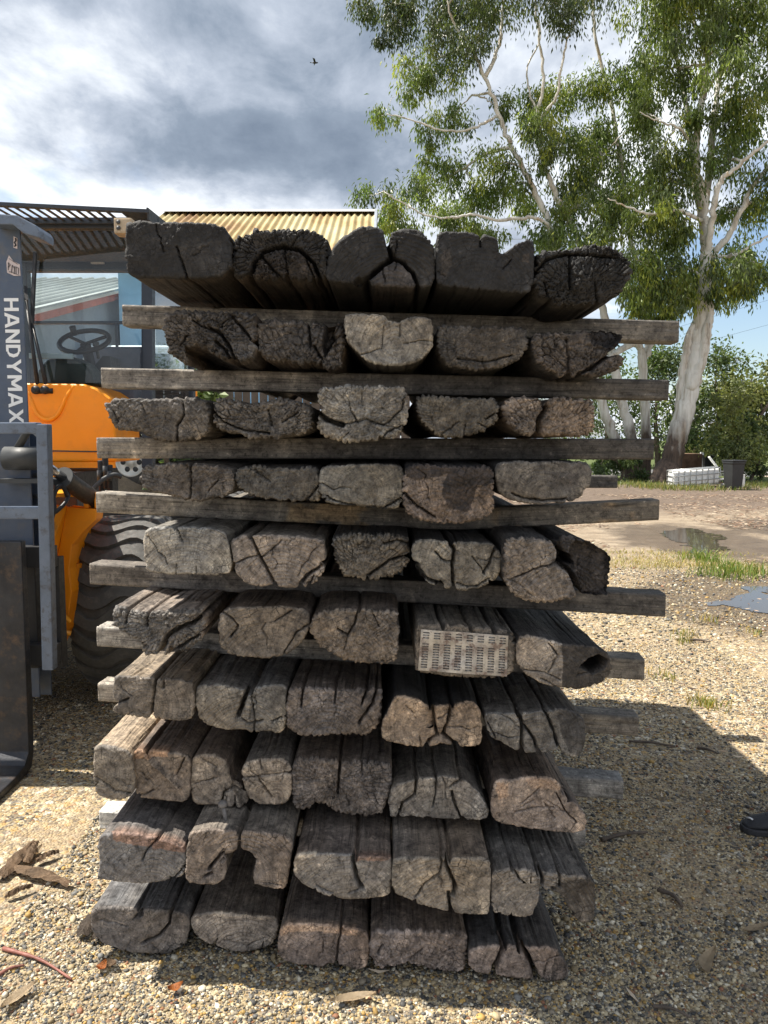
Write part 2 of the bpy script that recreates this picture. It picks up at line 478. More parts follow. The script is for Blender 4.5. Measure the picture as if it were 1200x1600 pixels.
    if len(sk) > 2:
        extra = []
        jump = np.hypot(*(np.roll(foot, -1, 0)-foot).T)
        for k in np.where(jump > .008)[0]:
            k2 = (k+1) % n; fa, fb = foot[k], foot[k2]
            cs_ = [v for v in sk[1:-1] if abs(np.hypot(*(v-fa))) < .2 and abs(np.hypot(*(v-fb))) < .2 and min(np.hypot(*(v-fa)), np.hypot(*(v-fb))) > .003]
            if not cs_: continue
            v = min(cs_, key=lambda v: np.hypot(*(v-fa))+np.hypot(*(v-fb)))
            yv = (pos[last+k, 1]+pos[last+k2, 1])/2
            extra.append([v[0], yv, v[1]]); jt.append((last+k, last+k2, len(pos)+len(extra)-1))
        if extra:
            pos = np.vstack([pos, extra]); base = np.vstack([base, np.repeat(base[last:last+1], len(extra), 0)])
    # back end cap: fan to its centre
    pos = np.vstack([pos, [[ctr[0], Y+L, ctr[1]]]]); base = np.vstack([base, base[:1]])
    c = len(pos)-1
    tri = np.stack([np.arange(n)*0+c, (np.arange(n)+1) % n, np.arange(n)], 1)
    if jt: tri = np.vstack([tri, np.array(jt)])
    if yaw:
        ca, sa = math.cos(yaw), math.sin(yaw); v = pos-[ctr[0], Y, 0]
        pos = np.stack([v[:, 0]*ca+v[:, 1]*sa, -v[:, 0]*sa+v[:, 1]*ca, v[:, 2]], 1)+[ctr[0], Y, 0]
    org = np.array([ctr[0], Y, ol[:, 1].min()])
    me = np_mesh("railway_sleeper", pos-org, quads, tri, True, base)
    na = len(pos)-len(p2)
    e1 = np.exp(-y/.004)
    rall = np.hypot(*(p2-pith).T); tall = np.arctan2(p2[:, 1]-pith[1], p2[:, 0]-pith[0])*.12
    gx_ = np.where(e1 > .3, rall, uu); gy_ = np.where(e1 > .3, tall, y)
    attr_vec(me, np.vstack([np.stack([gx_+seed*.7, gy_+seed*1.3, gx_*0], 1), np.zeros((na, 3))])); attr_alpha(me, np.concatenate([e1, np.zeros(na)]))
    o = link("railway_sleeper", me, M_SLEEPER); o.location = org
    tag(o, label, "timber sleeper", "old railway sleepers stacked in rows")
    SLEEPERS.append(o)
    return o
CLOUD_BLOBS = [(20, 260, .36, .14, .26), (200, 325, .45, .06, .10), (450, 330, .4, .06, .12), (290, 215, .34, .08, -.34), (520, 150, .40, .20, -.12), (560, 260, .3, .12, -.14), (110, 75, .16, .07, .20), (40, 170, .22, .05, .12), (330, 145, .2, .035, .16), (250, 60, .45, .14, .04), (980, 330, .5, .25, .30), (1150, 120, .4, .3, .25), (40, 10, .3, .10, -.14)]
# ------------------------------------------------------------------ sun and sky
SUN_DIR = Vector((-.55, .115, 1.0)).normalized()             # towards the sun
sun = bpy.data.objects.new("sun", bpy.data.lights.new("sun", 'SUN')); COL.objects.link(sun)
sun.rotation_euler = (-SUN_DIR).to_track_quat('-Z', 'Y').to_euler()
sun.data.energy = 4.3; sun.data.angle = R(.55); sun.data.color = (1, .93, .82)
w = bpy.data.worlds.new("World"); scene.world = w; w.use_nodes = True
nt = w.node_tree; nt.nodes.clear()
out = nt.nodes.new("ShaderNodeOutputWorld")
sky = nt.nodes.new("ShaderNodeTexSky"); sky.sky_type = 'NISHITA'; sky.sun_disc = False
sky.sun_elevation = math.asin(SUN_DIR.z); sky.sun_rotation = math.atan2(SUN_DIR.x, SUN_DIR.y)
bg1 = nd(nt, "ShaderNodeBackground", Strength=.075); nt.links.new(sky.outputs[0], bg1.inputs[0])
tc = nt.nodes.new("ShaderNodeTexCoord"); vec = tc.outputs["Generated"]
sep = nt.nodes.new("ShaderNodeSeparateXYZ"); nt.links.new(vec, sep.inputs[0])
den = mathn(nt, 'ADD', mathn(nt, 'MAXIMUM', sep.outputs[2], 0.0), .22)
cmb = nt.nodes.new("ShaderNodeCombineXYZ")
nt.links.new(mathn(nt, 'DIVIDE', sep.outputs[0], den), cmb.inputs[0]); nt.links.new(mathn(nt, 'DIVIDE', sep.outputs[1], den), cmb.inputs[1])
cv = cmb.outputs[0]
big = noise_out(nt, scaled(nt, cv, (1, .8, 1)), 1.1, 6, .56, .2)
fine = noise_out(nt, scaled(nt, cv, (1, .75, 1)), 4.2, 8, .62, .2)
def pdir(px, py):
    v = Vector(((px-600)/F, CP+(800-py)/F*SP, -SP+(800-py)/F*CP)); return v.normalized()
def blob(px, py, rx, rz):
    c = pdir(px, py)
    s = nt.nodes.new("ShaderNodeVectorMath"); s.operation = 'SUBTRACT'; nt.links.new(vec, s.inputs[0]); s.inputs[1].default_value = c
    m = nt.nodes.new("ShaderNodeVectorMath"); m.operation = 'MULTIPLY'; nt.links.new(s.outputs[0], m.inputs[0]); m.inputs[1].default_value = (1/rx, 1/rx*.6, 1/rz)
    l = nt.nodes.new("ShaderNodeVectorMath"); l.operation = 'LENGTH'; nt.links.new(m.outputs[0], l.inputs[0])
    r = nt.nodes.new("ShaderNodeMapRange"); r.interpolation_type = 'SMOOTHERSTEP'
    nt.links.new(l.outputs["Value"], r.inputs[0]); r.inputs[1].default_value = 0; r.inputs[2].default_value = 1; r.inputs[3].default_value = 1; r.inputs[4].default_value = 0
    return r.outputs[0]
val = mathn(nt, 'ADD', mathn(nt, 'MULTIPLY', mathn(nt, 'SUBTRACT', big, .5), 1.1), mathn(nt, 'MULTIPLY', mathn(nt, 'SUBTRACT', fine, .5), 1.15))
val = mathn(nt, 'ADD', mathn(nt, 'MULTIPLY', val, 1.08), .45)
bk = nt.nodes.new('ShaderNodeMapRange'); bk.interpolation_type = 'SMOOTHSTEP'; nt.links.new(sep.outputs[1], bk.inputs[0]); bk.inputs[1].default_value = .25; bk.inputs[2].default_value = -.6
val = mathn(nt, 'ADD', val, mathn(nt, 'MULTIPLY', bk.outputs[0], .26))  # brighter clouds added behind the camera as fill light
for (x, y, rx, rz, a) in CLOUD_BLOBS:
    val = mathn(nt, 'ADD', val, mathn(nt, 'MULTIPLY', blob(x, y, rx, rz), a))
cr = ramp(nt, [(.0, (.09, .115, .155)), (.3, (.14, .17, .215)), (.55, (.245, .275, .325)), (.8, (.42, .445, .48)), (1.0, (.60, .615, .63))])
nt.links.new(val, cr.inputs[0])
bil = noise_out(nt, scaled(nt, cv, (1, .8, 1)), 2.6, 7, .55, .1)
bil = mathn(nt, 'SUBTRACT', .78, mathn(nt, 'ABSOLUTE', mathn(nt, 'MULTIPLY', mathn(nt, 'SUBTRACT', bil, .5), 4.0)))
val = mathn(nt, 'ADD', val, mathn(nt, 'MULTIPLY', bil, mathn(nt, 'MULTIPLY', blob(60, 230, .62, .34), .34)))
hz = nt.nodes.new('ShaderNodeMapRange'); hz.interpolation_type = 'SMOOTHSTEP'; nt.links.new(sep.outputs[2], hz.inputs[0]); hz.inputs[1].default_value = .30; hz.inputs[2].default_value = .02
val = mathn(nt, 'ADD', val, mathn(nt, 'MULTIPLY', hz.outputs[0], .26))
nt.links.new(val, cr.inputs[0])
bg2 = nd(nt, "ShaderNodeBackground", Strength=1.0); nt.links.new(cr.outputs[0], bg2.inputs[0])
cov = mathn(nt, 'ADD', noise_out(nt, cv, .9, 7, .55, .4), mathn(nt, 'MULTIPLY', blob(1170, 540, .28, .17), -.25))
cm = nt.nodes.new("ShaderNodeMapRange"); cm.interpolation_type = 'SMOOTHSTEP'
nt.links.new(cov, cm.inputs[0]); cm.inputs[1].default_value = .34; cm.inputs[2].default_value = .46
mx = nt.nodes.new("ShaderNodeMixShader"); nt.links.new(cm.outputs[0], mx.inputs[0])
nt.links.new(bg1.outputs[0], mx.inputs[1]); nt.links.new(bg2.outputs[0], mx.inputs[2]); nt.links.new(mx.outputs[0], out.inputs[0])

# ------------------------------------------------------------------ ground
def ground_z(x, y):
    m = sstep(6.5, 13, y)*sstep(-1.8, -4.5, x)*1.45*(1-sstep(30, 60, y))
    return m
PUD = []                                                     # puddle outlines (world xy)
def puddle_outline(pts, seed):
    p = np.array([G(x, y)[:2] for x, y in pts]); p = chaikin(chaikin(p)); p, _ = resample(p, .04)
    return p
PUD.append(puddle_outline([(1036,836),(1046,827),(1075,825),(1105,830),(1128,836),(1112,846),(1094,852),(1125,858),(1128,866),(1100,864),(1072,858),(1058,846)], 3))
PUD.append(puddle_outline([(1088,948),(1120,944),(1142,930),(1165,922),(1160,914),(1205,910),(1260,920),(1290,950),(1255,978),(1215,975),(1192,962),(1160,958),(1150,950),(1118,954)], 8))
PUD.append(puddle_outline([(1185,822),(1230,815),(1275,820),(1270,834),(1215,836)], 5))
m, nt, b = new_mat("gravel_yard")
oc = objcoord(nt)
def vor(scale):
    v = nd(nt, "ShaderNodeTexVoronoi", Scale=scale, Randomness=1.0); nt.links.new(oc, v.inputs["Vector"]); return v
v1 = vor(95); v2 = vor(44)
stones = [(.0, (.06, .06, .065)), (.13, (.15, .145, .14)), (.26, (.40, .32, .20)), (.42, (.54, .43, .26)), (.56, (.27, .235, .19)), (.67, (.64, .55, .38)), (.82, (.50, .31, .10)), (.9, (.76, .72, .62)), (.97, (.32, .15, .08))]
sx = nt.nodes.new("ShaderNodeSeparateColor"); nt.links.new(v1.outputs["Color"], sx.inputs[0])
r1 = ramp(nt, stones, 'CONSTANT'); nt.links.new(sx.outputs[0], r1.inputs[0])
sx2 = nt.nodes.new("ShaderNodeSeparateColor"); nt.links.new(v2.outputs["Color"], sx2.inputs[0])
r2 = ramp(nt, stones, 'CONSTANT'); nt.links.new(sx2.outputs[1], r2.inputs[0])
big2 = ramp(nt, [(.42, (0, 0, 0)), (.46, (1, 1, 1))]); nt.links.new(sx2.outputs[2], big2.inputs[0])
c = mixc(nt, mixc(nt, r1.outputs[0], (.69, .665, .60), 1.0, 'MULTIPLY'), r2.outputs[0], mathn(nt, 'MULTIPLY', big2.outputs[0], .55))
dirtn = noise_out(nt, oc, 1.3, 8, .62)
dr = ramp(nt, [(.45, (0, 0, 0)), (.68, (.75, .75, .75))]); nt.links.new(dirtn, dr.inputs[0])
c = mixc(nt, c, (.33, .25, .16), dr.outputs[0])
# far yard: bare packed earth, reddish bark litter, then grass verge
gp = nt.nodes.new("ShaderNodeNewGeometry"); sp = nt.nodes.new("ShaderNodeSeparateXYZ"); nt.links.new(gp.outputs["Position"], sp.inputs[0])
X, Yc = sp.outputs[0], sp.outputs[1]
def band(a, b_, src=None, wob=2.5, sc=.35):
    n = noise_out(nt, oc, sc, 6, .65)
    yy = mathn(nt, 'ADD', src or Yc, mathn(nt, 'MULTIPLY', mathn(nt, 'SUBTRACT', n, .5), wob*2))
    r = nt.nodes.new("ShaderNodeMapRange"); r.interpolation_type = 'SMOOTHSTEP'
    nt.links.new(yy, r.inputs[0]); r.inputs[1].default_value = a; r.inputs[2].default_value = b_
    return r.outputs[0]
earth = ramp(nt, [(.3, (.13, .10, .075)), (.5, (.27, .215, .16)), (.7, (.40, .33, .25))]); nt.links.new(noise_out(nt, oc, 3.2, 9, .7), earth.inputs[0])
c = mixc(nt, c, earth.outputs[0], mathn(nt, 'MULTIPLY', band(6.5, 11), .75))
lit = ramp(nt, [(.3, (.035, .026, .022)), (.5, (.11, .08, .062)), (.7, (.27, .20, .15))]); nt.links.new(noise_out(nt, oc, 7, 9, .75), lit.inputs[0])
c = mixc(nt, c, lit.outputs[0], mathn(nt, 'MULTIPLY', band(14.5, 17.5), .85))
gr = ramp(nt, [(.3, (.045, .06, .018)), (.6, (.10, .13, .035)), (.8, (.2, .18, .08))]); nt.links.new(noise_out(nt, oc, 5, 9, .75), gr.inputs[0])
c = mixc(nt, c, gr.outputs[0], band(25.0, 27.5))
# damp ground round the puddles: darker and glossier
wet = None
for p in PUD:
    cx, cy = p.mean(0); rx, ry = (p.max(0)-p.min(0))/2
    s = nt.nodes.new("ShaderNodeVectorMath"); s.operation = 'SUBTRACT'; nt.links.new(gp.outputs["Position"], s.inputs[0]); s.inputs[1].default_value = (cx, cy, 0)
    q = nt.nodes.new("ShaderNodeVectorMath"); q.operation = 'MULTIPLY'; nt.links.new(s.outputs[0], q.inputs[0]); q.inputs[1].default_value = (1/(rx+.7), 1/(ry+.9), 0)
    l = nt.nodes.new("ShaderNodeVectorMath"); l.operation = 'LENGTH'; nt.links.new(q.outputs[0], l.inputs[0])
    ll = mathn(nt, 'ADD', l.outputs["Value"], mathn(nt, 'MULTIPLY', mathn(nt, 'SUBTRACT', noise_out(nt, oc, 1.8, 6, .65), .5), 1.1))
    r = nt.nodes.new("ShaderNodeMapRange"); nt.links.new(ll, r.inputs[0]); r.inputs[1].default_value = 1.05; r.inputs[2].default_value = .75
    wet = r.outputs[0] if wet is None else mathn(nt, 'MAXIMUM', wet, r.outputs[0])
c = mixc(nt, c, mixc(nt, c, (.45, .42, .40), 1.0, 'MULTIPLY'), wet)
nt.links.new(c, b.inputs["Base Color"])
rg = nt.nodes.new("ShaderNodeMapRange"); nt.links.new(wet, rg.inputs[0]); rg.inputs[3].default_value = .92; rg.inputs[4].default_value = .38
nt.links.new(rg.outputs[0], b.inputs["Roughness"])
b.inputs["Specular IOR Level"].default_value = .35
hh = mathn(nt, 'ADD', mathn(nt, 'MULTIPLY', v1.outputs["Distance"], -1.0), mathn(nt, 'MULTIPLY', noise_out(nt, oc, 14, 8, .7), .9))
bump(nt, b, hh, .8, .012)
M_GROUND = m
xs = np.concatenate([-np.geomspace(8, 900, 22)[::-1], np.linspace(-7.6, 7.6, 60), np.geomspace(8, 900, 22)])
ysg = np.concatenate([-np.geomspace(2, 900, 16)[::-1], np.linspace(-1.5, 22, 70), np.geomspace(23, 1500, 26)])
gx, gy = np.meshgrid(xs, ysg); vz = ground_z(gx.ravel(), gy.ravel())
W_ = len(xs); H_ = len(ysg); i = np.arange(H_-1)[:, None]*W_; j = np.arange(W_-1)[None]
me = np_mesh("ground", np.stack([gx.ravel(), gy.ravel(), vz], 1), np.stack([i+j, i+j+1, i+W_+j+1, i+W_+j], -1).reshape(-1, 4), None, True)
tag(link("ground", me, M_GROUND), "tan gravel yard with bare earth and bark litter further back", "ground", kind="structure")

# loose pebbles near the camera
ph = (1+5**.5)/2
ico = np.array([(-1,ph,0),(1,ph,0),(-1,-ph,0),(1,-ph,0),(0,-1,ph),(0,1,ph),(0,-1,-ph),(0,1,-ph),(ph,0,-1),(ph,0,1),(-ph,0,-1),(-ph,0,1)])/math.hypot(1, ph)
icf = np.array([(0,11,5),(0,5,1),(0,1,7),(0,7,10),(0,10,11),(1,5,9),(5,11,4),(11,10,2),(10,7,6),(7,1,8),(3,9,4),(3,4,2),(3,2,6),(3,6,8),(3,8,9),(4,9,5),(2,4,11),(6,2,10),(8,6,7),(9,8,1)])
STONE_COLS = np.array([(.05,.052,.056),(.085,.086,.09),(.15,.147,.142),(.38,.305,.19),(.50,.41,.27),(.25,.22,.18),(.60,.53,.39),(.50,.33,.11),(.76,.72,.63),(.30,.14,.08),(.45,.40,.31),(.21,.215,.225)])
STONE_P = np.array([.08,.09,.11,.12,.12,.11,.10,.06,.09,.02,.06,.06])
def stones_mesh(xy, rad, name, seed, flat=.62):
    r = np.random.default_rng(seed); n = len(xy)
    sc = rad[:, None]*np.stack([r.uniform(.8, 1.35, n), r.uniform(.75, 1.1, n), r.uniform(flat*.7, flat*1.25, n)], 1)
    v = ico[None]*(1+r.uniform(-.16, .16, (n, 12, 1)))*sc[:, None]
    a = r.uniform(0, 2*math.pi, n); ca, sa = np.cos(a)[:, None], np.sin(a)[:, None]
    tl = r.normal(0, .3, n)[:, None]; z = v[..., 2]+v[..., 0]*tl
    x = v[..., 0]*ca-v[..., 1]*sa; y = v[..., 0]*sa+v[..., 1]*ca
    v = np.stack([x+xy[:, :1], y+xy[:, 1:], z+(sc[:, 2]*r.uniform(-.25, .75, n))[:, None]], -1).reshape(-1, 3)
    f = (icf[None]+np.arange(n)[:, None, None]*12).reshape(-1, 3)
    c = STONE_COLS[r.choice(len(STONE_COLS), n, p=STONE_P/STONE_P.sum())]*np.array([.69, .665, .60])*r.uniform(.7, 1.3, (n, 1))
    return np_mesh(name, v, None, f, True, np.repeat(c, 12, 0))
def scatter(n, x0, x1, y0, y1, f):
    r = np.random.default_rng(f); return np.stack([r.uniform(x0, x1, n), r.uniform(y0, y1, n)], 1)
pts = [scatter(115000, -1.15, 1.75, 1.62, 3.3, 1), scatter(46000, -2.2, 2.4, 3.3, 5.6, 2), scatter(16000, -3, 4.4, 5.6, 9, 3)]
rad = [np.clip(rng.lognormal(math.log(.0032), .45, len(pts[0])), .0019, .013), np.clip(rng.lognormal(math.log(.0047), .38, len(pts[1])), .0026, .014), np.clip(rng.lognormal(math.log(.0095), .35, len(pts[2])), .005, .022)]
pts = np.concatenate(pts); rad = np.concatenate(rad)
vis = (np.abs(pts[:, 0]) < .53*pts[:, 1]+.12) & ~((np.abs(pts[:, 0]+.03) < .62) & (pts[:, 1] > 2.35) & (pts[:, 1] < 4.3))
for p in PUD: vis &= ~in_poly(pts, p)
# thin out some bare earthy patches
den_ = fbm(np.stack([pts[:, 0]*1.1, pts[:, 1]*1.1, pts[:, 0]*0], 1), 77, 4)
vis &= rng.uniform(0, 1, len(pts)) < np.clip(1.05-1.1*sstep(.05, .5, den_), .3, 1)
m, nt, b = new_mat("loose_pebbles"); at = nd(nt, "ShaderNodeAttribute"); at.attribute_name = "Col"
pr = ramp(nt, [(.3, (.7, .7, .7)), (.7, (1.3, 1.3, 1.3))]); nt.links.new(noise_out(nt, objcoord(nt), 300, 3, .7), pr.inputs[0])
nt.links.new(mixc(nt, at.outputs["Color"], pr.outputs[0], 1.0, 'MULTIPLY'), b.inputs["Base Color"]); b.inputs["Roughness"].default_value = .7
M_PEB = m
o = link("gravel", stones_mesh(pts[vis], rad[vis], "gravel", 5), M_PEB)
tag(o, "loose tan, white and grey pebbles covering the yard", "gravel", kind="stuff")

# puddles
m, nt, b = new_mat("puddle_water"); b.inputs["Base Color"].default_value = (.07, .06, .048, 1); b.inputs["Roughness"].default_value = .03; b.inputs["IOR"].default_value = 1.33
b.inputs["Specular IOR Level"].default_value = .6
bump(nt, b, noise_out(nt, objcoord(nt), 6, 2, .5), .02, .01)
for p, lb in zip(PUD, ("small bright puddle behind the yellow grass strip", "wide shallow puddle at the right edge in front of the grass strip", "brown puddle in the yard beyond the right edge")):
    lo, hi = p.min(0)-.35, p.max(0)+.35; st_ = .016
    gx_ = np.arange(lo[0], hi[0], st_); gy_ = np.arange(lo[1], hi[1], st_); nx_, ny_ = len(gx_), len(gy_)
    cx_, cy_ = np.meshgrid(gx_[:-1]+st_/2, gy_[:-1]+st_/2); cc = np.stack([cx_.ravel(), cy_.ravel()], 1); z3 = np.stack([cc[:, 0], cc[:, 1], cc[:, 0]*0+len(lb)], 1)
    wq_ = cc+.42*np.stack([fbm(z3*1.3, 301, 5, .62), fbm(z3*1.3, 311, 5, .62)], 1)
    keep = in_poly(wq_, p) & (fbm(z3*3.1, 321, 4, .6) > -.38)
    ii = np.where(keep)[0]; r_, c_ = ii//(nx_-1), ii % (nx_-1); a_ = r_*nx_+c_
    vx_, vy_ = np.meshgrid(gx_, gy_); used, inv = np.unique(np.stack([a_, a_+1, a_+nx_+1, a_+nx_], 1), return_inverse=True)
    me = np_mesh("puddle", np.stack([vx_.ravel()[used], vy_.ravel()[used], np.full(len(used), .006)], 1), inv.reshape(-1, 4), None, True)
    tag(link("puddle", me, m), lb, "puddle", kind="structure")

# ------------------------------------------------------------------ small blades and litter
def blades(xy, h, lean, wd, name, mat, label, cat, seed, cols):
    r = np.random.default_rng(seed); n = len(xy)
    a = r.uniform(0, 2*math.pi, n); hh = h*r.uniform(.45, 1.25, n); ww = wd*r.uniform(.6, 1.3, n)
    la = r.uniform(0, 2*math.pi, n); ln = hh*np.abs(r.normal(lean, lean*.6, n))
    b0 = np.stack([xy[:, 0]-np.cos(a)*ww, xy[:, 1]-np.sin(a)*ww, np.zeros(n)], 1); b1 = np.stack([xy[:, 0]+np.cos(a)*ww, xy[:, 1]+np.sin(a)*ww, np.zeros(n)], 1)
    md = np.stack([np.cos(la)*ln*.35, np.sin(la)*ln*.35, hh*.62], 1); tp = np.stack([xy[:, 0]+np.cos(la)*ln, xy[:, 1]+np.sin(la)*ln, hh], 1)
    m0 = b0+md; m1 = b1+md; m1 = m0+(m1-m0)*.8
    v = np.stack([b0, b1, m1, m0, tp], 1).reshape(-1, 3); k = np.arange(n)[:, None]*5
    q = k+np.array([[0, 1, 2, 3]]); t = k+np.array([[3, 2, 4]])
    c = np.array(cols)[r.integers(0, len(cols), n)]*r.uniform(.7, 1.3, (n, 1))
    o = link(name, np_mesh(name, v, q, t, True, np.repeat(c, 5, 0)), mat)
    return tag(o, label, cat, kind="stuff")
def leafy_mat(name, trans=.35, rough=.5):
    m, nt, b = new_mat(name); at = nd(nt, "ShaderNodeAttribute"); at.attribute_name = "Col"
    nt.links.new(at.outputs["Color"], b.inputs["Base Color"]); b.inputs["Roughness"].default_value = rough
    tr = nt.nodes.new("ShaderNodeBsdfTranslucent")
    g = mixc(nt, at.outputs["Color"], (1.25, 1.35, .62), 1.0, 'MULTIPLY'); nt.links.new(g, tr.inputs[0])
    mx = nd(nt, "ShaderNodeMixShader"); mx.inputs[0].default_value = trans
    ou = nt.nodes["Material Output"]; nt.links.new(b.outputs[0], mx.inputs[1]); nt.links.new(tr.outputs[0], mx.inputs[2]); nt.links.new(mx.outputs[0], ou.inputs[0])
    return m
M_BLADE = leafy_mat("grass_blades", .3)
def tufts(cs, n, s, seed):
    r = np.random.default_rng(seed); cs = np.array(cs); k = r.integers(0, len(cs), n)
    return cs[k][:, :2]+r.normal(0, 1, (n, 2))*np.array(s)
band_c = [G(x, y+random.uniform(-6, 6))[:2] for x, y in [(950,882),(975,878),(1000,884),(1020,880),(1045,882),(1070,878),(1085,872),(1100,884),(1120,890),(1140,895),(1160,890),(1180,896),(1200,895),(1225,892),(965,868),(1060,870)]]
blades(tufts(band_c, 3800, (.36, .15), 21), .038, 1.0, .004, "dry_grass", M_BLADE, "strip of yellowed dry grass across the yard", "grass", 22, [(.42,.33,.14),(.5,.41,.2),(.36,.26,.11),(.32,.27,.09),(.2,.22,.05)])
green_c = [G(x, y)[:2] for x, y in [(1085,874),(1100,876),(1110,880),(1130,892),(1150,893),(1165,896),(1115,900),(1150,905),(1205,900)]]
blades(tufts(green_c, 700, (.13, .10), 23), .14, .6, .0045, "green_grass", M_BLADE, "fresh green tufts growing through the dry grass strip", "grass", 24, [(.10,.17,.03),(.15,.22,.04),(.22,.25,.06)])
far_c = [G(x, y)[:2] for x, y in [(968,757),(975,752),(1000,760),(1020,762),(1040,762),(1060,765),(1075,765),(1085,762),(1095,766),(1175,758),(1180,762),(1190,760),(1010,757),(1205,757),(1150,765)]]
blades(tufts(far_c, 2000, (.5, .3), 25), .15, .5, .010, "verge_grass", M_BLADE, "tall green grass at the foot of the gum trees", "grass", 26, [(.10,.14,.03),(.17,.2,.05),(.28,.24,.09)])
sm = [G(x, y)[:2] for x, y in [(1072,992),(1070,1003),(1110,972),(1178,990),(1040,1060),(1105,1105),(1100,1100)]]
blades(tufts(sm, 260, (.045, .045), 27), .06, .5, .003, "weed_sprouts", M_BLADE, "small weed sprouts dotted through the gravel", "grass", 28, [(.2,.22,.05),(.36,.27,.08)])
def litter(xy, ln, mat, name, label, cat, seed, cols, asp=.28, lift=.012):
    r = np.random.default_rng(seed); n = len(xy); L = ln*r.uniform(.5, 1.4, n)/2; Wd = L*asp*r.uniform(.6, 1.3, n); a = r.uniform(0, 2*math.pi, n)
    d = np.stack([np.cos(a), np.sin(a)], 1); s = np.stack([-d[:, 1], d[:, 0]], 1); z0 = r.uniform(.004, lift, n)
    P0 = xy-d*L[:, None]; P1 = xy+s*Wd[:, None]; P2 = xy+d*L[:, None]; P3 = xy-s*Wd[:, None]
    zz = np.stack([z0+r.uniform(0, lift, n), z0, z0+r.uniform(0, lift, n), z0+r.uniform(0, lift*.6, n)], 1)
    v = np.concatenate([np.stack([P0, P1, P2, P3], 1), zz[..., None]], 2).reshape(-1, 3)
    c = np.array(cols)[r.integers(0, len(cols), n)]*r.uniform(.6, 1.35, (n, 1))
    o = link(name, np_mesh(name, v, np.arange(n*4).reshape(-1, 4), None, False, np.repeat(c, 4, 0)), mat)
    return tag(o, label, cat, kind="stuff")
M_LITTER = leafy_mat("leaf_litter", .12, .8)
LC = [(.17,.095,.06),(.24,.15,.095),(.36,.26,.18),(.09,.055,.04),(.45,.37,.28),(.3,.23,.17)]
lx = np.concatenate([scatter(6500, 1.2, 9, 8.2, 14, 31), scatter(9000, 1.5, 12, 13, 21, 32)]); k = fbm(np.stack([lx[:, 0]*.6, lx[:, 1]*.35, lx[:, 0]*0], 1), 91, 4)
okm = (k > -.08) & (rng.uniform(0, 1, len(lx)) < .8)
for p in PUD: okm &= ~in_poly(lx, p)
litter(lx[okm], .11, M_LITTER, "leaf_litter", "brown gum leaf and bark litter strewn over the far yard", "leaf litter", 33, LC)
nl = scatter(1500, -1.2, 5, 1.7, 8.2, 34); nl = nl[(np.abs(nl[:, 0]) < .53*nl[:, 1]+.1) & ~((np.abs(nl[:, 0]) < .7) & (nl[:, 1] > 2.2) & (nl[:, 1] < 4.3))]
nl = nl[rng.uniform(0, 1, len(nl)) < .2+.8*sstep(3.5, 6, nl[:, 1])]
litter(nl, .05, M_LITTER, "leaf_scraps", "scraps of dead leaf and twig among the near pebbles", "leaf litter", 35, LC, .2, .014)
GREY = (.19, .178, .165); LIGHT = (.31, .295, .27); BROWN = (.175, .145, .122); DARK = (.085, .08, .08); CHAR = (.032, .032, .036); TAN = (.30, .235, .175)
S_GREY = (.17, .155, .14); S_BRN = (.15, .12, .1); S_DARK = (.07, .066, .066); S_CHAR = (.03, .03, .032)
A = sleeper
# ---- top row
ROW_SHIFT = .04; WOOD_GAIN = .34
A([(197,353),(205,346),(248,347),(252,350),(256,347),(340,348),(353,358),(361,372),(360,432),(290,434),(215,433),(203,429),(197,415)], 2.0, 'smooth', (.05,.05,.055), S_BRN,
  "square black charred sleeper with sharp flat end at the left of the top row",
  seed=1207, cracks=[([(276,385),(284,408),(291,432)],2,.012)], patches=[([(278,385),(345,375),(344,430),(292,432)],(1.9,1.85,1.75),.02)])
A([(361,382),(366,367),(385,361),(400,356),(440,355),(470,355),(497,360),(516,374),(510,392),(513,430),(500,437),(440,436),(385,435),(364,434),(361,420)], 2.01, 'crackle', (.07,.067,.07), S_BRN,
  "crackled black sleeper with an arch shaped crack, in the top row below the yellow roof",
  cracks=[([(388,436),(398,408),(412,392),(440,384),(468,390),(490,410),(500,436)],5,.045),([(410,402),(430,425),(446,440)],2.5,.02),([(444,386),(446,410),(450,430)],2,.015),([(478,405),(490,432)],2,.015)],
  patches=[([(390,434),(402,408),(440,388),(470,394),(492,415),(498,434)],(1.3,1.12,.98),.05)])
A([(511,425),(514,400),(522,386),(536,371),(556,358),(575,354),(592,357),(604,366),(622,361),(645,358),(663,368),(673,381),(678,393),(679,445),(655,449),(600,446),(560,441),(520,440),(512,437)], 2.0, 'smooth', (.055,.055,.06), S_DARK,
  "dark sleeper with a paler heartwood wedge framed by a forked crack, middle of top row",
  cracks=[([(604,360),(608,385),(612,402)],5,.045),([(614,402),(598,414),(584,426),(574,436)],6,.045),([(614,402),(628,408),(645,425),(654,450)],4,.035),([(598,415),(602,440)],1.5,.01)],
  patches=[([(576,434),(600,415),(613,403),(626,407),(648,428),(654,452),(590,450)],(3.3,3.0,2.75),.35)],
  carve=[([(545,446),(560,432),(573,436),(588,452),(560,452)],.05)])
A([(682,372),(686,363),(700,362),(750,365),(773,371),(778,380),(777,394),(785,396),(797,392),(806,383),(815,378),(830,375),(834,382),(834,400),(832,452),(810,456),(750,452),(690,446),(681,440)], 2.0, 'smooth', (.06,.06,.066), S_DARK,
  "dark sleeper with a round bite out of its upper right edge, in the top row",
  cracks=[([(752,366),(751,385)],2,.015),([(800,405),(785,420)],1.2,.006)], patches=[([(690,395),(703,388),(705,415),(696,440),(688,430)],(2.3,2.0,1.7),.02),([(818,398),(828,394),(826,412),(816,410)],(2.2,1.9,1.6),.02)])
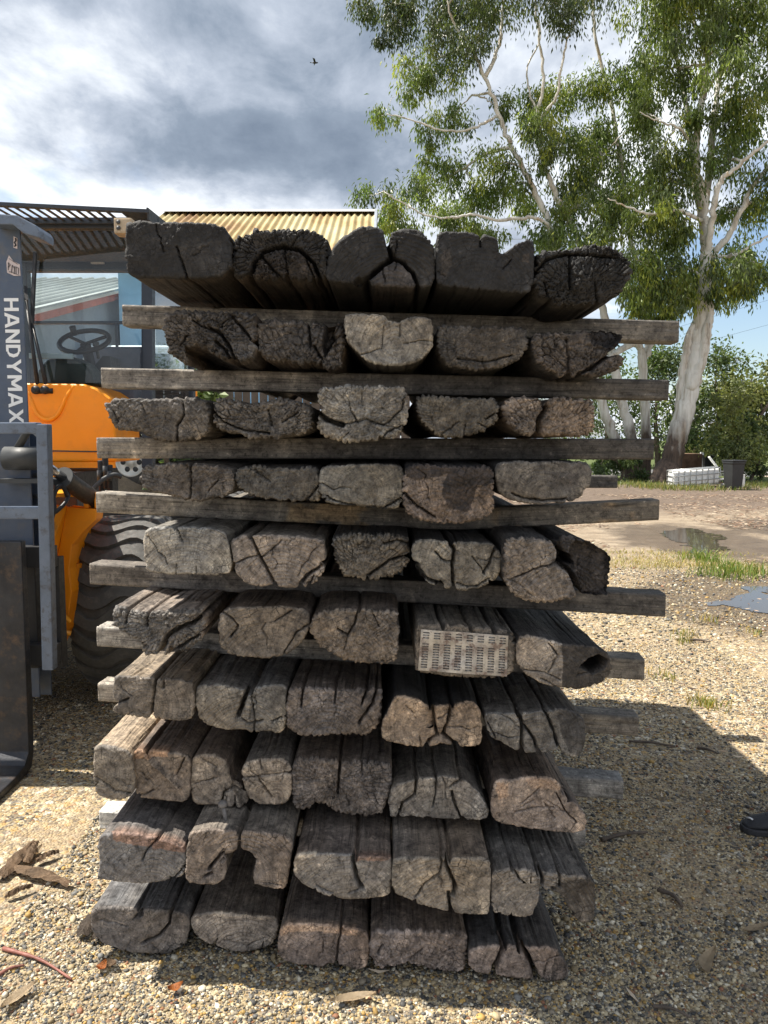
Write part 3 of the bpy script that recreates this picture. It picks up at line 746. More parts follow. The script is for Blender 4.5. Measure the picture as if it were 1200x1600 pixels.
A([(836,400),(845,392),(858,388),(875,384),(895,386),(912,381),(927,375),(945,380),(965,383),(978,395),(987,405),(988,425),(984,440),(972,458),(955,470),(930,478),(890,480),(860,474),(842,462),(836,445),(834,420)], 2.0, 'crackle', (.058,.056,.056), S_DARK,
  "big rounded charred sleeper with alligator cracked end, rightmost in the top row",
  cracks=[([(838,425),(855,405),(885,396),(930,398),(965,402)],3,.02),([(892,396),(891,450)],3,.02),([(860,470),(850,440)],2,.015),([(930,440),(935,475)],2,.015)])
# ---- second row
WOOD_GAIN = .7
A([(255,495),(262,485),(300,484),(350,486),(395,487),(399,500),(399,562),(370,567),(345,560),(325,546),(308,538),(292,538),(285,549),(292,569),(272,560),(259,540),(254,520)], 2.03, 'crackle', (.125,.115,.11), S_BRN,
  "cracked sleeper hollowed out along its lower edge, leftmost in the second row",
  cracks=[([(325,510),(345,522),(360,545),(366,565)],4,.03),([(335,532),(350,545),(358,562)],3.5,.03),([(290,525),(280,545)],3,.02),([(360,492),(385,520),(396,535)],3,.02),([(300,500),(320,512),(340,515)],2,.015)], skel=[(280,515),(330,512),(375,525)])
A([(400,505),(410,499),(440,498),(482,502),(500,504),(522,508),(531,501),(538,505),(541,540),(537,562),(530,577),(514,577),(495,567),(470,568),(420,562),(402,555),(399,530)], 2.06, 'crackle', (.115,.105,.1), S_BRN,
  "rough cracked sleeper with a deep void near its right side, second in the second row",
  carve=[([(506,500),(526,507),(522,520),(526,530),(516,545),(507,560),(503,540),(505,520)],.09)], cracks=[([(482,503),(484,540)],3,.03),([(490,540),(505,565)],3,.025)])
A([(538,492),(543,489),(560,490),(597,490),(605,499),(612,503),(624,504),(632,499),(640,495),(655,495),(670,497),(676,503),(676,540),(672,548),(660,558),(645,566),(620,571),(590,569),(574,563),(560,550),(545,535),(539,528)], 2.0, 'smooth', LIGHT, S_GREY,
  "pale grey heart shaped sleeper end with a notch in its top, second row centre", cracks=[([(625,505),(624,525)],1.4,.008),([(600,510),(596,545)],1,.006)])
A([(683,512),(690,507),(710,509),(750,511),(785,509),(815,512),(823,517),(826,535),(822,550),(805,566),(780,575),(740,578),(705,572),(688,560),(682,540)], 2.05, 'rough', (.13,.12,.112), S_DARK,
  "dull brown rough sleeper in the second row, right of the pale heart shaped one", cracks=[([(715,560),(760,565),(800,555)],2,.015)])
A([(832,525),(842,518),(870,518),(900,516),(925,514),(973,515),(974,530),(968,540),(958,551),(966,556),(977,554),(977,568),(968,578),(940,588),(900,590),(860,584),(845,570),(835,555),(831,540)], 2.03, 'crackle', (.135,.118,.108), S_DARK,
  "cracked sleeper with a split ragged right corner, rightmost in the second row",
  cracks=[([(962,552),(945,560),(925,575),(905,585)],4,.03),([(886,530),(890,560),(888,588)],2.5,.02)], patches=[([(920,510),(980,510),(980,540),(955,553),(925,540)],(.35,.35,.38),.2)], carve=[([(926,512),(975,512),(973,530),(950,545),(930,535)],.03)])
# ---- third row
WOOD_GAIN = .80
A([(160,632),(168,626),(180,622),(215,620),(260,622),(300,619),(322,623),(328,640),(326,680),(310,686),(290,690),(250,691),(225,683),(215,673),(205,675),(190,672),(176,670),(168,650)], 2.05, 'rough', (.16,.148,.138), S_GREY,
  "tapered rough sleeper overhanging the left side of the third row", cracks=[([(285,622),(286,650),(275,665),(276,687)],2.5,.025),([(176,640),(185,660)],1.5,.01)])
A([(329,640),(332,625),(342,621),(365,626),(390,630),(430,624),(455,624),(478,630),(490,640),(491,660),(487,672),(460,682),(420,686),(380,684),(345,676),(330,660)], 2.05, 'crackle', (.17,.158,.148), S_GREY,
  "finely cracked grey sleeper with a dished top, second in the third row", cracks=[([(332,642),(350,660),(380,672),(420,676)],2.5,.02),([(418,640),(424,665)],2,.015),([(440,660),(465,645)],2,.012)])
A([(495,612),(502,603),(515,603),(520,608),(530,601),(560,602),(625,603),(633,607),(636,625),(637,660),(630,672),(610,684),(580,690),(545,691),(515,686),(495,672),(492,662),(498,656),(494,640)], 2.0, 'rough', (.285,.272,.25), S_GREY,
  "pale grey sleeper split by a curved crack at lower left, middle of the third row", cracks=[([(490,636),(500,648),(512,657),(535,664)],6,.06),([(535,664),(570,655),(600,665),(628,640),(632,622)],2,.012),([(545,625),(548,640),(560,660)],1.6,.01),([(595,690),(605,675),(630,665)],2.2,.014)])
A([(649,625),(655,619),(680,618),(720,621),(760,621),(776,624),(782,640),(778,660),(755,674),(720,682),(690,684),(672,672),(655,655),(650,640)], 2.05, 'rough', (.15,.142,.13), S_DARK,
  "small rounded pitted sleeper, fourth in the third row", cracks=[([(760,655),(775,645)],2,.015)])
A([(787,630),(800,620),(830,617),(850,622),(890,620),(925,622),(932,632),(934,665),(928,680),(895,684),(845,683),(835,684),(815,678),(795,664),(787,648)], 2.03, 'crackle', (.235,.195,.165), S_BRN,
  "brown nubbly sleeper split in two lobes, rightmost in the third row", cracks=[([(850,617),(853,642),(843,655),(842,686)],7,.05)])
# ---- fourth row
A([(216,735),(222,727),(245,725),(290,722),(340,726),(360,730),(366,742),(365,765),(350,778),(320,783),(295,784),(265,775),(230,768),(217,755)], 2.05, 'rough', (.15,.133,.12), S_GREY,
  "brownish sleeper with ragged left edge, leftmost in the fourth row", cracks=[([(296,725),(298,760),(296,782)],2.5,.025),([(325,768),(340,750)],1.5,.01)])
A([(366,742),(370,732),(385,728),(430,730),(485,728),(499,735),(502,760),(500,783),(480,785),(430,783),(395,778),(380,770),(368,755)], 2.06, 'rough', (.145,.138,.128), S_DARK,
  "dull pitted sleeper, second in the fourth row", cracks=[([(480,780),(498,760)],2,.015)])
A([(500,735),(506,729),(540,727),(590,725),(625,727),(631,735),(630,760),(628,790),(610,794),(560,790),(520,786),(505,782),(499,765)], 2.04, 'smooth', (.185,.178,.162), S_DARK,
  "smooth sawn greyish sleeper end, third in the fourth row", cracks=[([(510,775),(525,782),(560,790),(600,792),(625,780)],2,.02)])
A([(632,735),(636,726),(660,724),(700,725),(745,727),(771,728),(773,740),(773,795),(768,805),(745,815),(710,820),(670,817),(640,808),(629,795),(627,765)], 2.02, 'rough', (.215,.175,.15), S_DARK,
  "thick two tone sleeper with blackened top, hanging over the batten in the fourth row",
  patches=[([(630,720),(776,720),(776,755),(745,760),(735,800),(700,795),(690,770),(700,740),(680,748),(650,750),(632,745)],(.3,.3,.33),.1)], cracks=[([(632,770),(650,790),(680,808)],2.5,.02),([(700,815),(704,832)],1.5,.01)])
A([(774,728),(785,722),(840,721),(900,721),(924,724),(925,755),(912,772),(895,785),(880,788),(830,790),(800,782),(785,775),(776,765)], 2.06, 'smooth', (.165,.152,.138), S_DARK,
  "wide sleeper with a cut off lower right corner, rightmost in the fourth row", cracks=[([(800,770),(815,778),(850,782),(885,780)],2.2,.018)], patches=[([(850,735),(905,740),(900,770),(860,765)],(.75,.75,.78),.05)])
# ---- fifth row
WOOD_GAIN = .95
A([(225,832),(232,826),(252,824),(270,823),(300,823),(345,826),(359,838),(362,860),(363,888),(357,899),(310,898),(270,897),(235,894),(226,886)], 2.05, 'smooth', (.285,.278,.262), (.24,.225,.2),
  "clean pale grey sawn sleeper, leftmost in the fifth row above the tyre", cracks=[([(274,822),(284,846)],2,.012),([(274,897),(275,882)],1.3,.008),([(305,898),(307,885)],1.3,.008)])
A([(360,848),(366,840),(385,836),(420,838),(470,840),(500,842),(508,852),(507,890),(500,903),(480,916),(450,918),(420,914),(390,914),(378,906),(368,890),(364,870)], 2.03, 'smooth', (.235,.208,.188), S_GREY,
  "brown grey sleeper with a long diagonal crack, second in the fifth row", cracks=[([(391,838),(405,870),(418,892),(428,914)],3.5,.03),([(362,882),(385,872),(405,868)],1.8,.012),([(408,872),(440,845)],1.2,.008),([(468,916),(478,900),(506,882)],4,.03),([(480,914),(490,900)],2,.015)])
A([(517,845),(524,836),(560,835),(600,836),(636,836),(642,850),(640,880),(625,895),(605,903),(580,908),(545,905),(530,890),(521,870)], 2.07, 'crackle', (.155,.145,.132), S_DARK,
  "crumbly dark sleeper with rounded underside, third in the fifth row", cracks=[([(575,900),(610,875),(638,868)],3,.03),([(600,850),(620,845),(640,850)],2,.015)])
A([(645,856),(650,846),(670,846),(700,848),(740,849),(774,850),(783,865),(783,890),(774,905),(755,917),(728,923),(695,919),(670,912),(655,895),(645,875)], 2.04, 'smooth', (.195,.182,.16), S_DARK,
  "half round log sleeper with a vertical split down its middle, in the fifth row", cracks=[([(704,846),(710,860),(707,885),(709,922)],4,.04),([(680,862),(690,874),(708,879)],2.4,.015),([(774,856),(765,880),(755,895)],2.6,.02),([(650,883),(665,903),(690,915)],5,.035),([(715,912),(740,917),(765,905)],2,.014),([(738,870),(752,888),(758,898)],1.4,.01)])
A([(790,845),(800,840),(830,840),(865,846),(880,838),(905,842),(925,850),(942,860),(960,868),(958,895),(956,922),(945,935),(920,932),(905,930),(895,938),(860,940),(830,942),(810,935),(793,915),(786,895),(787,865)], 2.0, 'rough', (.225,.195,.17), S_DARK,
  "sleeper with its right third burnt black and split away, right end of fifth row",
  cracks=[([(868,838),(876,862),(873,880),(892,893),(902,912),(908,934)],7,.06),([(800,905),(840,888),(875,878),(890,885)],2,.015)], carve=[([(874,858),(895,868),(905,885),(885,888),(870,880)],.12),([(900,842),(962,866),(958,925),(940,938),(912,935),(906,905),(890,885),(890,858)],.05)],
  patches=[([(870,835),(970,850),(965,940),(909,940),(905,908),(890,892),(872,880),(878,862)],(.22,.22,.24),.5)])
# ---- sixth row
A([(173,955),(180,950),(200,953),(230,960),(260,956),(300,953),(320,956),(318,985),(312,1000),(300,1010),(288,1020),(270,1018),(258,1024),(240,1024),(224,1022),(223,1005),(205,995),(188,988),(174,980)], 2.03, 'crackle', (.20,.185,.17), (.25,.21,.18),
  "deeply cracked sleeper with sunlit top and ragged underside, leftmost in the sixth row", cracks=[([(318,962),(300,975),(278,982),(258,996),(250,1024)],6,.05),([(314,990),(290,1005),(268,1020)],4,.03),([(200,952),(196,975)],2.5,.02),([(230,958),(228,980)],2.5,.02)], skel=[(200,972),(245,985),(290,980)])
A([(342,958),(350,950),(380,948),(420,950),(455,950),(478,955),(482,970),(478,990),(465,1008),(440,1025),(400,1028),(360,1024),(342,1010),(340,985)], 2.06, 'smooth', (.165,.148,.132), S_BRN,
  "plain brown grey sleeper, second in the sixth row", cracks=[([(345,955),(362,965),(372,978),(360,995)],2.2,.014),([(430,970),(455,955)],1.5,.01),([(440,1025),(462,990),(480,975)],1.6,.012)])
A([(482,975),(490,958),(505,952),(560,950),(600,952),(620,955),(625,965),(624,1035),(600,1040),(565,1038),(530,1030),(505,1015),(488,1000)], 2.04, 'rough', (.205,.175,.148), S_BRN,
  "squarish reddish brown sleeper with a forked crack, third in the sixth row", cracks=[([(527,982),(543,993),(554,975),(560,950)],2.4,.018),([(543,993),(538,1015)],1.5,.01),([(584,960),(592,980)],1.6,.01)])
PLATED = A([(650,985),(655,976),(700,977),(750,982),(790,986),(803,992),(806,1010),(803,1045),(795,1058),(770,1060),(700,1056),(655,1050),(649,1045)], 2.02, 'flat', (.15,.135,.12), (.165,.152,.138),
  "sleeper with a galvanised punched nail plate across its end, in the sixth row", cracks=[([(795,986),(803,1000)],2,.01),([(735,982),(737,990)],3,.02),([(690,977),(691,984)],3,.02),([(770,984),(772,990)],3,.02)], sidegr=2.0)
A([(808,1005),(813,993),(850,996),(880,1008),(908,1008),(935,1012),(955,1025),(957,1050),(940,1068),(910,1076),(880,1075),(850,1070),(830,1060),(812,1046),(807,1030)], 2.0, 'smooth', (.27,.232,.195), S_DARK,
  "sleeper half pale and half black with a rotted hole, right end of the sixth row",
  patches=[([(880,1000),(970,1000),(965,1085),(878,1085)],(.2,.2,.21),.3)], carve=[([(905,1042),(920,1028),(935,1022),(952,1030),(945,1045),(925,1055),(918,1050)],.12)], cracks=[([(858,1005),(872,1025),(858,1050)],1.8,.012),([(845,1060),(870,1072)],1.5,.01),([(812,1046),(850,1050),(876,1062)],1.2,.008)])
# ---- seventh row
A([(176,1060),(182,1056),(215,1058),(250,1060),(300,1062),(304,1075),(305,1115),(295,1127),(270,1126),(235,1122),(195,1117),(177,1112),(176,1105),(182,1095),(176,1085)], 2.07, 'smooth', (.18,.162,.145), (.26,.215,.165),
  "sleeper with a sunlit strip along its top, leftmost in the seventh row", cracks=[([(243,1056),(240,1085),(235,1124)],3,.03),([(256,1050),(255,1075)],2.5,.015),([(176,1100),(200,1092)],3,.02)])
A([(304,1078),(310,1070),(340,1068),(365,1072),(380,1078),(388,1082),(395,1075),(420,1070),(446,1072),(450,1085),(448,1135),(435,1147),(420,1140),(400,1146),(380,1140),(350,1142),(320,1135),(308,1120),(304,1100)], 2.08, 'smooth', (.20,.185,.165), S_GREY,
  "grey sleeper with a wide dark groove splitting its top, second in the seventh row", cracks=[([(388,1074),(380,1095),(371,1120)],5.5,.06),([(371,1120),(388,1130),(410,1126)],2,.015),([(392,1088),(398,1125),(396,1142)],2,.015),([(425,1128),(440,1120)],2,.014)])
A([(449,1085),(456,1075),(500,1076),(530,1078),(560,1082),(590,1075),(597,1085),(595,1125),(585,1140),(572,1153),(558,1148),(540,1148),(500,1150),(465,1150),(449,1140),(447,1115)], 2.06, 'rough', (.175,.148,.132), S_BRN,
  "knobbly brown sleeper with split right corner, third in the seventh row", cracks=[([(590,1074),(582,1100),(560,1130)],3,.03),([(572,1078),(565,1102)],3,.03),([(474,1074),(470,1105)],2.5,.025),([(525,1076),(522,1100)],2.5,.02)])
A([(597,1130),(606,1112),(614,1092),(622,1086),(650,1090),(668,1104),(702,1104),(735,1096),(748,1106),(753,1125),(752,1160),(745,1168),(710,1166),(690,1160),(670,1168),(650,1166),(605,1160),(594,1152)], 2.04, 'smooth', (.305,.235,.175), S_CHAR,
  "tan sleeper with charred top and star shaped cracks at its lower edge, seventh row", cracks=[([(676,1100),(680,1140),(684,1150)],4,.04),([(706,1100),(700,1130),(692,1148)],3.5,.03),([(684,1150),(672,1155),(666,1168)],4,.03),([(692,1148),(704,1156),(712,1168)],4,.03),([(656,1150),(658,1166)],1.4,.01)], skel=[(630,1130),(672,1138),(715,1132)])
A([(755,1120),(760,1113),(800,1115),(850,1110),(880,1105),(905,1115),(916,1130),(917,1155),(912,1175),(900,1185),(885,1180),(870,1172),(850,1178),(820,1178),(800,1172),(785,1160),(770,1155),(760,1140)], 2.04, 'smooth', (.165,.158,.15), S_GREY,
  "charcoal grey sleeper with parallel vertical splits, right end of the seventh row", cracks=[([(812,1108),(817,1140),(815,1176)],4.5,.045),([(820,1135),(835,1155),(841,1178)],3.2,.03),([(852,1108),(866,1145),(873,1172)],3,.03),([(762,1130),(775,1152)],1.8,.012)], patches=[([(868,1095),(925,1095),(922,1190),(890,1175),(875,1140)],(.42,.42,.44),.5)])
# ---- eighth row
WOOD_GAIN = 1.18
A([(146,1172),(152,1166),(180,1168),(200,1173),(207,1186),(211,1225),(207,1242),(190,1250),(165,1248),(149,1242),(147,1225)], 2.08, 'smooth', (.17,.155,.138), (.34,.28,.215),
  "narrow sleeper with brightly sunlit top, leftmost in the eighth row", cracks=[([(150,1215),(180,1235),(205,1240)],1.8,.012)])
A([(208,1178),(215,1172),(250,1174),(290,1180),(298,1190),(297,1240),(290,1254),(265,1252),(240,1248),(215,1246),(211,1230),(210,1200)], 2.1, 'smooth', (.175,.148,.125), (.15,.12,.1),
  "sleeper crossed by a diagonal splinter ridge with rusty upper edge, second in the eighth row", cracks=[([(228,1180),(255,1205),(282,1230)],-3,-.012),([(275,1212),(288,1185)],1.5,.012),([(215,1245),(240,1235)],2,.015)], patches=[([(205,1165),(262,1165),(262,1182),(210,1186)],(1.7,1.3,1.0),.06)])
A([(300,1190),(304,1183),(325,1181),(345,1185),(355,1200),(358,1222),(375,1235),(386,1250),(380,1262),(362,1260),(345,1258),(320,1257),(303,1255),(299,1240)], 2.11, 'smooth', (.215,.185,.155), S_BRN,
  "narrow brown sleeper with a broken lower right corner, third in the eighth row", cracks=[([(345,1260),(348,1240),(362,1232),(375,1240)],2.6,.025),([(304,1225),(340,1215)],1.4,.01),([(368,1262),(366,1245)],2,.02)], carve=[([(358,1215),(378,1232),(390,1250),(380,1266),(370,1250),(362,1236)],.02)])
A([(378,1205),(385,1192),(410,1188),(440,1186),(452,1195),(455,1215),(452,1248),(445,1255),(425,1257),(400,1256),(388,1245),(380,1225)], 2.1, 'smooth', (.235,.205,.175), S_GREY,
  "narrow light brown sleeper, fourth in the eighth row", cracks=[([(380,1216),(402,1213),(454,1206)],1.8,.012),([(402,1214),(412,1230),(424,1246)],2.4,.018),([(405,1188),(408,1200)],1.6,.012)])
A([(458,1195),(465,1187),(490,1188),(530,1190),(570,1192),(610,1195),(613,1210),(608,1250),(600,1270),(590,1276),(560,1277),(525,1273),(517,1262),(505,1257),(490,1255),(480,1266),(460,1262),(455,1245),(455,1215)], 2.09, 'crackle', (.15,.13,.118), S_BRN,
  "wide crumbling sleeper with a notch in its underside, fifth in the eighth row", cracks=[([(531,1186),(529,1220),(527,1245)],3.2,.035),([(565,1190),(566,1215)],1.8,.015)])
A([(609,1262),(610,1240),(618,1228),(645,1218),(690,1213),(722,1215),(745,1232),(762,1255),(766,1272),(760,1283),(720,1283),(680,1280),(640,1276),(612,1279)], 2.08, 'smooth', (.19,.178,.165), S_GREY,
  "grey sleeper with zigzag cracks and sloping upper edge, sixth in the eighth row", cracks=[([(652,1216),(648,1243),(630,1255),(621,1278)],3,.03),([(682,1212),(681,1240),(676,1260)],2,.015),([(706,1238),(712,1260),(722,1284)],3,.025),([(704,1230),(722,1216)],2,.015)], skel=[(640,1255),(690,1246),(735,1260)])
A([(770,1235),(778,1218),(800,1222),(815,1217),(850,1214),(872,1222),(882,1240),(902,1260),(918,1278),(916,1295),(905,1302),(870,1300),(840,1296),(800,1290),(775,1285),(767,1270)], 2.06, 'smooth', (.25,.2,.165), (.11,.085,.07),
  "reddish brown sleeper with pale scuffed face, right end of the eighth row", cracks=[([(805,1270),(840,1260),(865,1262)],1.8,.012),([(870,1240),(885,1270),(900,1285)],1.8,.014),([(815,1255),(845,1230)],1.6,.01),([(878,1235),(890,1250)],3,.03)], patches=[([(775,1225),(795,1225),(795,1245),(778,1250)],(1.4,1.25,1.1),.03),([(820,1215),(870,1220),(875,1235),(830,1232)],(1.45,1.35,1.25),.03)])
# ---- ninth row
ROW_SHIFT = 0.0
A([(155,1312),(162,1304),(200,1302),(240,1310),(285,1320),(291,1335),(290,1365),(275,1375),(240,1380),(215,1382),(190,1380),(165,1376),(150,1372),(157,1350),(152,1330)], 2.04, 'smooth', (.15,.142,.138), (.14,.125,.115),
  "dark sleeper with a rust red band along its upper edge, leftmost in the ninth row", cracks=[([(247,1310),(228,1330),(222,1345)],2.2,.016),([(268,1376),(288,1355)],2.4,.016)], patches=[([(172,1295),(240,1300),(293,1315),(293,1332),(240,1326),(180,1314)],(1.7,1.15,.9),.05)])
A([(294,1312),(300,1302),(330,1298),(365,1301),(373,1306),(385,1300),(420,1304),(450,1308),(457,1322),(453,1345),(448,1388),(440,1390),(398,1386),(395,1368),(402,1345),(395,1333),(378,1327),(358,1333),(352,1345),(349,1381),(300,1380),(291,1372),(293,1340)], 2.02, 'smooth', (.175,.148,.13), S_GREY,
  "sleeper with a square mortise cut out of its underside, second in the ninth row", cracks=[([(373,1300),(373,1326)],3.5,.04),([(325,1360),(338,1345),(352,1340)],4,.03),([(320,1370),(330,1365)],4,.03)], skel=[(320,1362),(320,1322),(375,1314),(428,1325),(425,1368)])
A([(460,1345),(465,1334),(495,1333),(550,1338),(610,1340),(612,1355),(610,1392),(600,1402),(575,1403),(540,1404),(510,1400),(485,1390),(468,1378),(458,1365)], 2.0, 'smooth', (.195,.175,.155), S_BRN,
  "sleeper with a cracked top and painted sunlit upper left corner, third in the ninth row", cracks=[([(556,1334),(551,1345),(556,1370),(566,1388)],5,.05),([(566,1388),(545,1395)],1.8,.012),([(495,1385),(520,1396)],2,.014)], patches=[([(552,1325),(612,1328),(612,1345),(556,1345)],(1.4,1.05,.9),.04),([(455,1330),(495,1328),(495,1338),(466,1342),(462,1365),(456,1360)],(2.0,1.95,1.8),.02)])  # second patch paints sun catching the corner edge
A([(614,1350),(618,1342),(650,1340),(690,1342),(720,1342),(763,1342),(768,1355),(767,1425),(760,1431),(720,1430),(695,1425),(660,1415),(630,1402),(615,1393)], 1.98, 'smooth', (.205,.182,.155), (.18,.15,.125),
  "large squared brown sleeper with a jagged split at its centre, fourth in the ninth row", cracks=[([(704,1335),(696,1350),(706,1372),(712,1390),(708,1400)],4.5,.05),([(692,1336),(688,1362),(660,1386),(650,1402)],2.4,.02),([(700,1395),(704,1428)],3.5,.035)])
A([(769,1368),(775,1360),(810,1357),(845,1365),(880,1368),(925,1372),(931,1390),(928,1435),(918,1444),(903,1440),(893,1425),(880,1400),(865,1392),(848,1392),(840,1402),(840,1415),(828,1434),(800,1432),(775,1427),(768,1415)], 1.98, 'smooth', (.18,.165,.15), (.12,.115,.112),
  "splintered sleeper with grooved top and broken dark right leg, end of the ninth row", cracks=[([(802,1358),(812,1375),(822,1384)],2.6,.02),([(845,1358),(848,1378),(845,1392)],4,.04),([(876,1364),(874,1385)],3,.03)], skel=[(802,1408),(806,1382),(870,1380),(908,1396),(914,1424)],
  patches=[([(862,1384),(940,1368),(935,1450),(885,1448)],(.35,.35,.36),.3)], sidegr=2.2)
# ---- bottom row
A([(142,1428),(150,1421),(175,1420),(220,1424),(265,1425),(290,1428),(296,1440),(294,1465),(285,1480),(268,1492),(240,1490),(200,1487),(165,1475),(150,1465),(142,1450)], 2.1, 'smooth', (.135,.122,.114), (.125,.125,.13),
  "dark sleeper with a curved crack and knot hole, leftmost in the bottom row", cracks=[([(266,1422),(264,1445),(248,1463),(222,1475)],3.2,.03),([(285,1478),(270,1490)],2.5,.016),([(208,1438),(215,1428)],2,.02)], carve=[([(212,1428),(222,1421),(224,1432),(214,1440)],.03)], ground=True)
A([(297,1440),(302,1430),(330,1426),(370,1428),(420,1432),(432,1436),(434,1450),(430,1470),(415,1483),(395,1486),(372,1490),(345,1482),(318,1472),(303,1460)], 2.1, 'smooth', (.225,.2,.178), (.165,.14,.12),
  "pale brown sleeper with rounded lower edge, second in the bottom row", cracks=[([(350,1470),(385,1478),(415,1465)],1.8,.012),([(335,1478),(340,1466)],2,.012),([(408,1485),(412,1472)],1.6,.01)], patches=[([(330,1420),(434,1425),(434,1438),(334,1432)],(1.5,1.45,1.35),.02)], ground=True)  # patch puts a sunlit upper rim into the colour
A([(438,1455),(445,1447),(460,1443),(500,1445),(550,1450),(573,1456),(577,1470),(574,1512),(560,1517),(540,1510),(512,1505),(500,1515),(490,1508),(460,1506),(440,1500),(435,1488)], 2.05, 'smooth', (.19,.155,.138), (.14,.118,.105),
  "sleeper with a painted sunlit rim on its upper edge, third in the bottom row", cracks=[([(534,1450),(528,1480),(525,1506)],2.4,.02),([(505,1465),(504,1490)],1.3,.01)], patches=[([(436,1440),(470,1438),(540,1444),(560,1452),(556,1464),(500,1455),(450,1456),(440,1465)],(1.9,1.7,1.45),.03)], ground=True)  # pale patch stands in for sun on the upper rim
A([(578,1465),(585,1456),(610,1455),(650,1457),(700,1455),(730,1460),(731,1480),(728,1515),(715,1523),(690,1518),(660,1514),(640,1505),(615,1512),(598,1517),(585,1510),(578,1495)], 2.05, 'rough', (.18,.15,.135), S_BRN,
  "lumpy brown sleeper with wavy underside, fourth in the bottom row", cracks=[([(640,1500),(660,1482)],2,.014),([(590,1490),(598,1477)],2.5,.016)], ground=True)
A([(733,1490),(740,1482),(770,1479),(784,1482),(800,1479),(815,1485),(840,1480),(870,1483),(878,1500),(889,1515),(885,1530),(860,1533),(830,1532),(800,1527),(770,1525),(740,1520),(731,1508)], 2.0, 'smooth', (.235,.19,.165), (.085,.08,.08),
  "pinkish brown sleeper split into three by deep cracks, right end of the bottom row", cracks=[([(788,1476),(785,1490),(775,1508),(770,1528)],5.5,.06),([(814,1478),(826,1498),(836,1520),(840,1535)],6,.06),([(855,1505),(850,1525)],2,.014)], patches=[([(866,1495),(878,1478),(895,1510),(890,1540),(858,1540),(862,1522)],(.35,.35,.36),.4)], ground=True)

# ---- loose spike hanging between two sleepers
m_ = MB(); a_ = P(348, 1256, 2.1); b_ = P(354, 1291, 2.08)
m_.tube([a_, (a_+b_)/2+[.001, 0, 0], b_], [.0075, .007, .0045], 8); m_.lathe(a_, (0, 0, 1), [(-.006, .0135), (.003, .014), (.009, .008), (.010, .001)], 12)
o_ = m_.build("dog_spike", simple("dull_iron", (.16, .15, .145), .6, .5, .3, 60), None)
o_.data.transform(Matrix.Translation(-Vector(b_))); o_.location = b_
tag(o_, "old iron spike sticking down from the broken corner sleeper in the eighth row", "spike")
# ---- nail plate on the end of the plated sleeper
def nail_plate():
    Y = 2.06-.006
    c = [P(658, 983, Y), P(794, 993, Y), P(792, 1057, Y), P(653, 1047, Y)]
    xs = [0]; holes = []
    ncol = 8
    us = [0.]; hu = []
    for k in range(ncol):
        a = (k+.5)/ncol-.036; b = (k+.5)/ncol+.036
        hu.append(len(us)); us += [a, b]
    us.append(1.)
    vs = [0.]; hv = []
    for k in range(3):
        a = .055+k*.062; hv.append(len(vs)); vs += [a, a+.034]
    for k in range(10):
        a = .33+k*.063; hv.append(len(vs)); vs += [a, a+.036]
    vs.append(1.)
    bm = bmesh.new(); grid = {}
    def pt(u, v):
        p = (c[0]*(1-u)+c[1]*u)*(1-v)+(c[3]*(1-u)+c[2]*u)*v
        return p+np.array([0, -.0016*math.sin(u*9+v*3)-.001*math.sin(v*7+1), 0])
    for i, u in enumerate(us):
        for j, v in enumerate(vs):
            grid[i, j] = bm.verts.new(tuple(pt(u, v)))
    for i in range(len(us)-1):
        for j in range(len(vs)-1):
            if i in hu and j in hv:                          # punched slot with its tongue bent outwards
                u0, u1, v0, v1 = us[i], us[i+1], vs[j], vs[j+1]
                a = pt(u0, v1); b = pt(u1, v1); m = pt((u0+u1)/2, (v0*.55+v1*.45))+np.array([0, -.0022, 0])
                bm.faces.new([bm.verts.new(tuple(a)), bm.verts.new(tuple(b)), bm.verts.new(tuple(m))])
                continue
            bm.faces.new((grid[i, j], grid[i+1, j], grid[i+1, j+1], grid[i, j+1]))
    bmesh.ops.recalc_face_normals(bm, faces=bm.faces)
    r = bmesh.ops.solidify(bm, geom=bm.faces[:], thickness=.0012)
    bmesh.ops.translate(bm, verts=bm.verts, vec=-Vector(PLATED.location))
    me = bpy.data.meshes.new("nail_plate"); bm.to_mesh(me); bm.free()
    m, nt, b = new_mat("rusty_galvanised_steel")
    oc = objcoord(nt)
    z = ramp(nt, [(.3, (.22, .22, .225)), (.7, (.58, .58, .58))]); nt.links.new(noise_out(nt, oc, 60, 4), z.inputs[0])
    ru = ramp(nt, [(.49, (0, 0, 0)), (.60, (.9, .9, .9))]); nt.links.new(noise_out(nt, oc, 30, 6, .7), ru.inputs[0])
    nt.links.new(mixc(nt, z.outputs[0], (.11, .07, .055), ru.outputs[0]), b.inputs["Base Color"])
    mt = nt.nodes.new("ShaderNodeInvert"); nt.links.new(ru.outputs[0], mt.inputs[1])
    nt.links.new(mathn(nt, 'MULTIPLY', mt.outputs[0], .8), b.inputs["Metallic"])
    b.inputs["Roughness"].default_value = .42
    o = link("nail_plate", me, m, PLATED)
    return o
nail_plate()

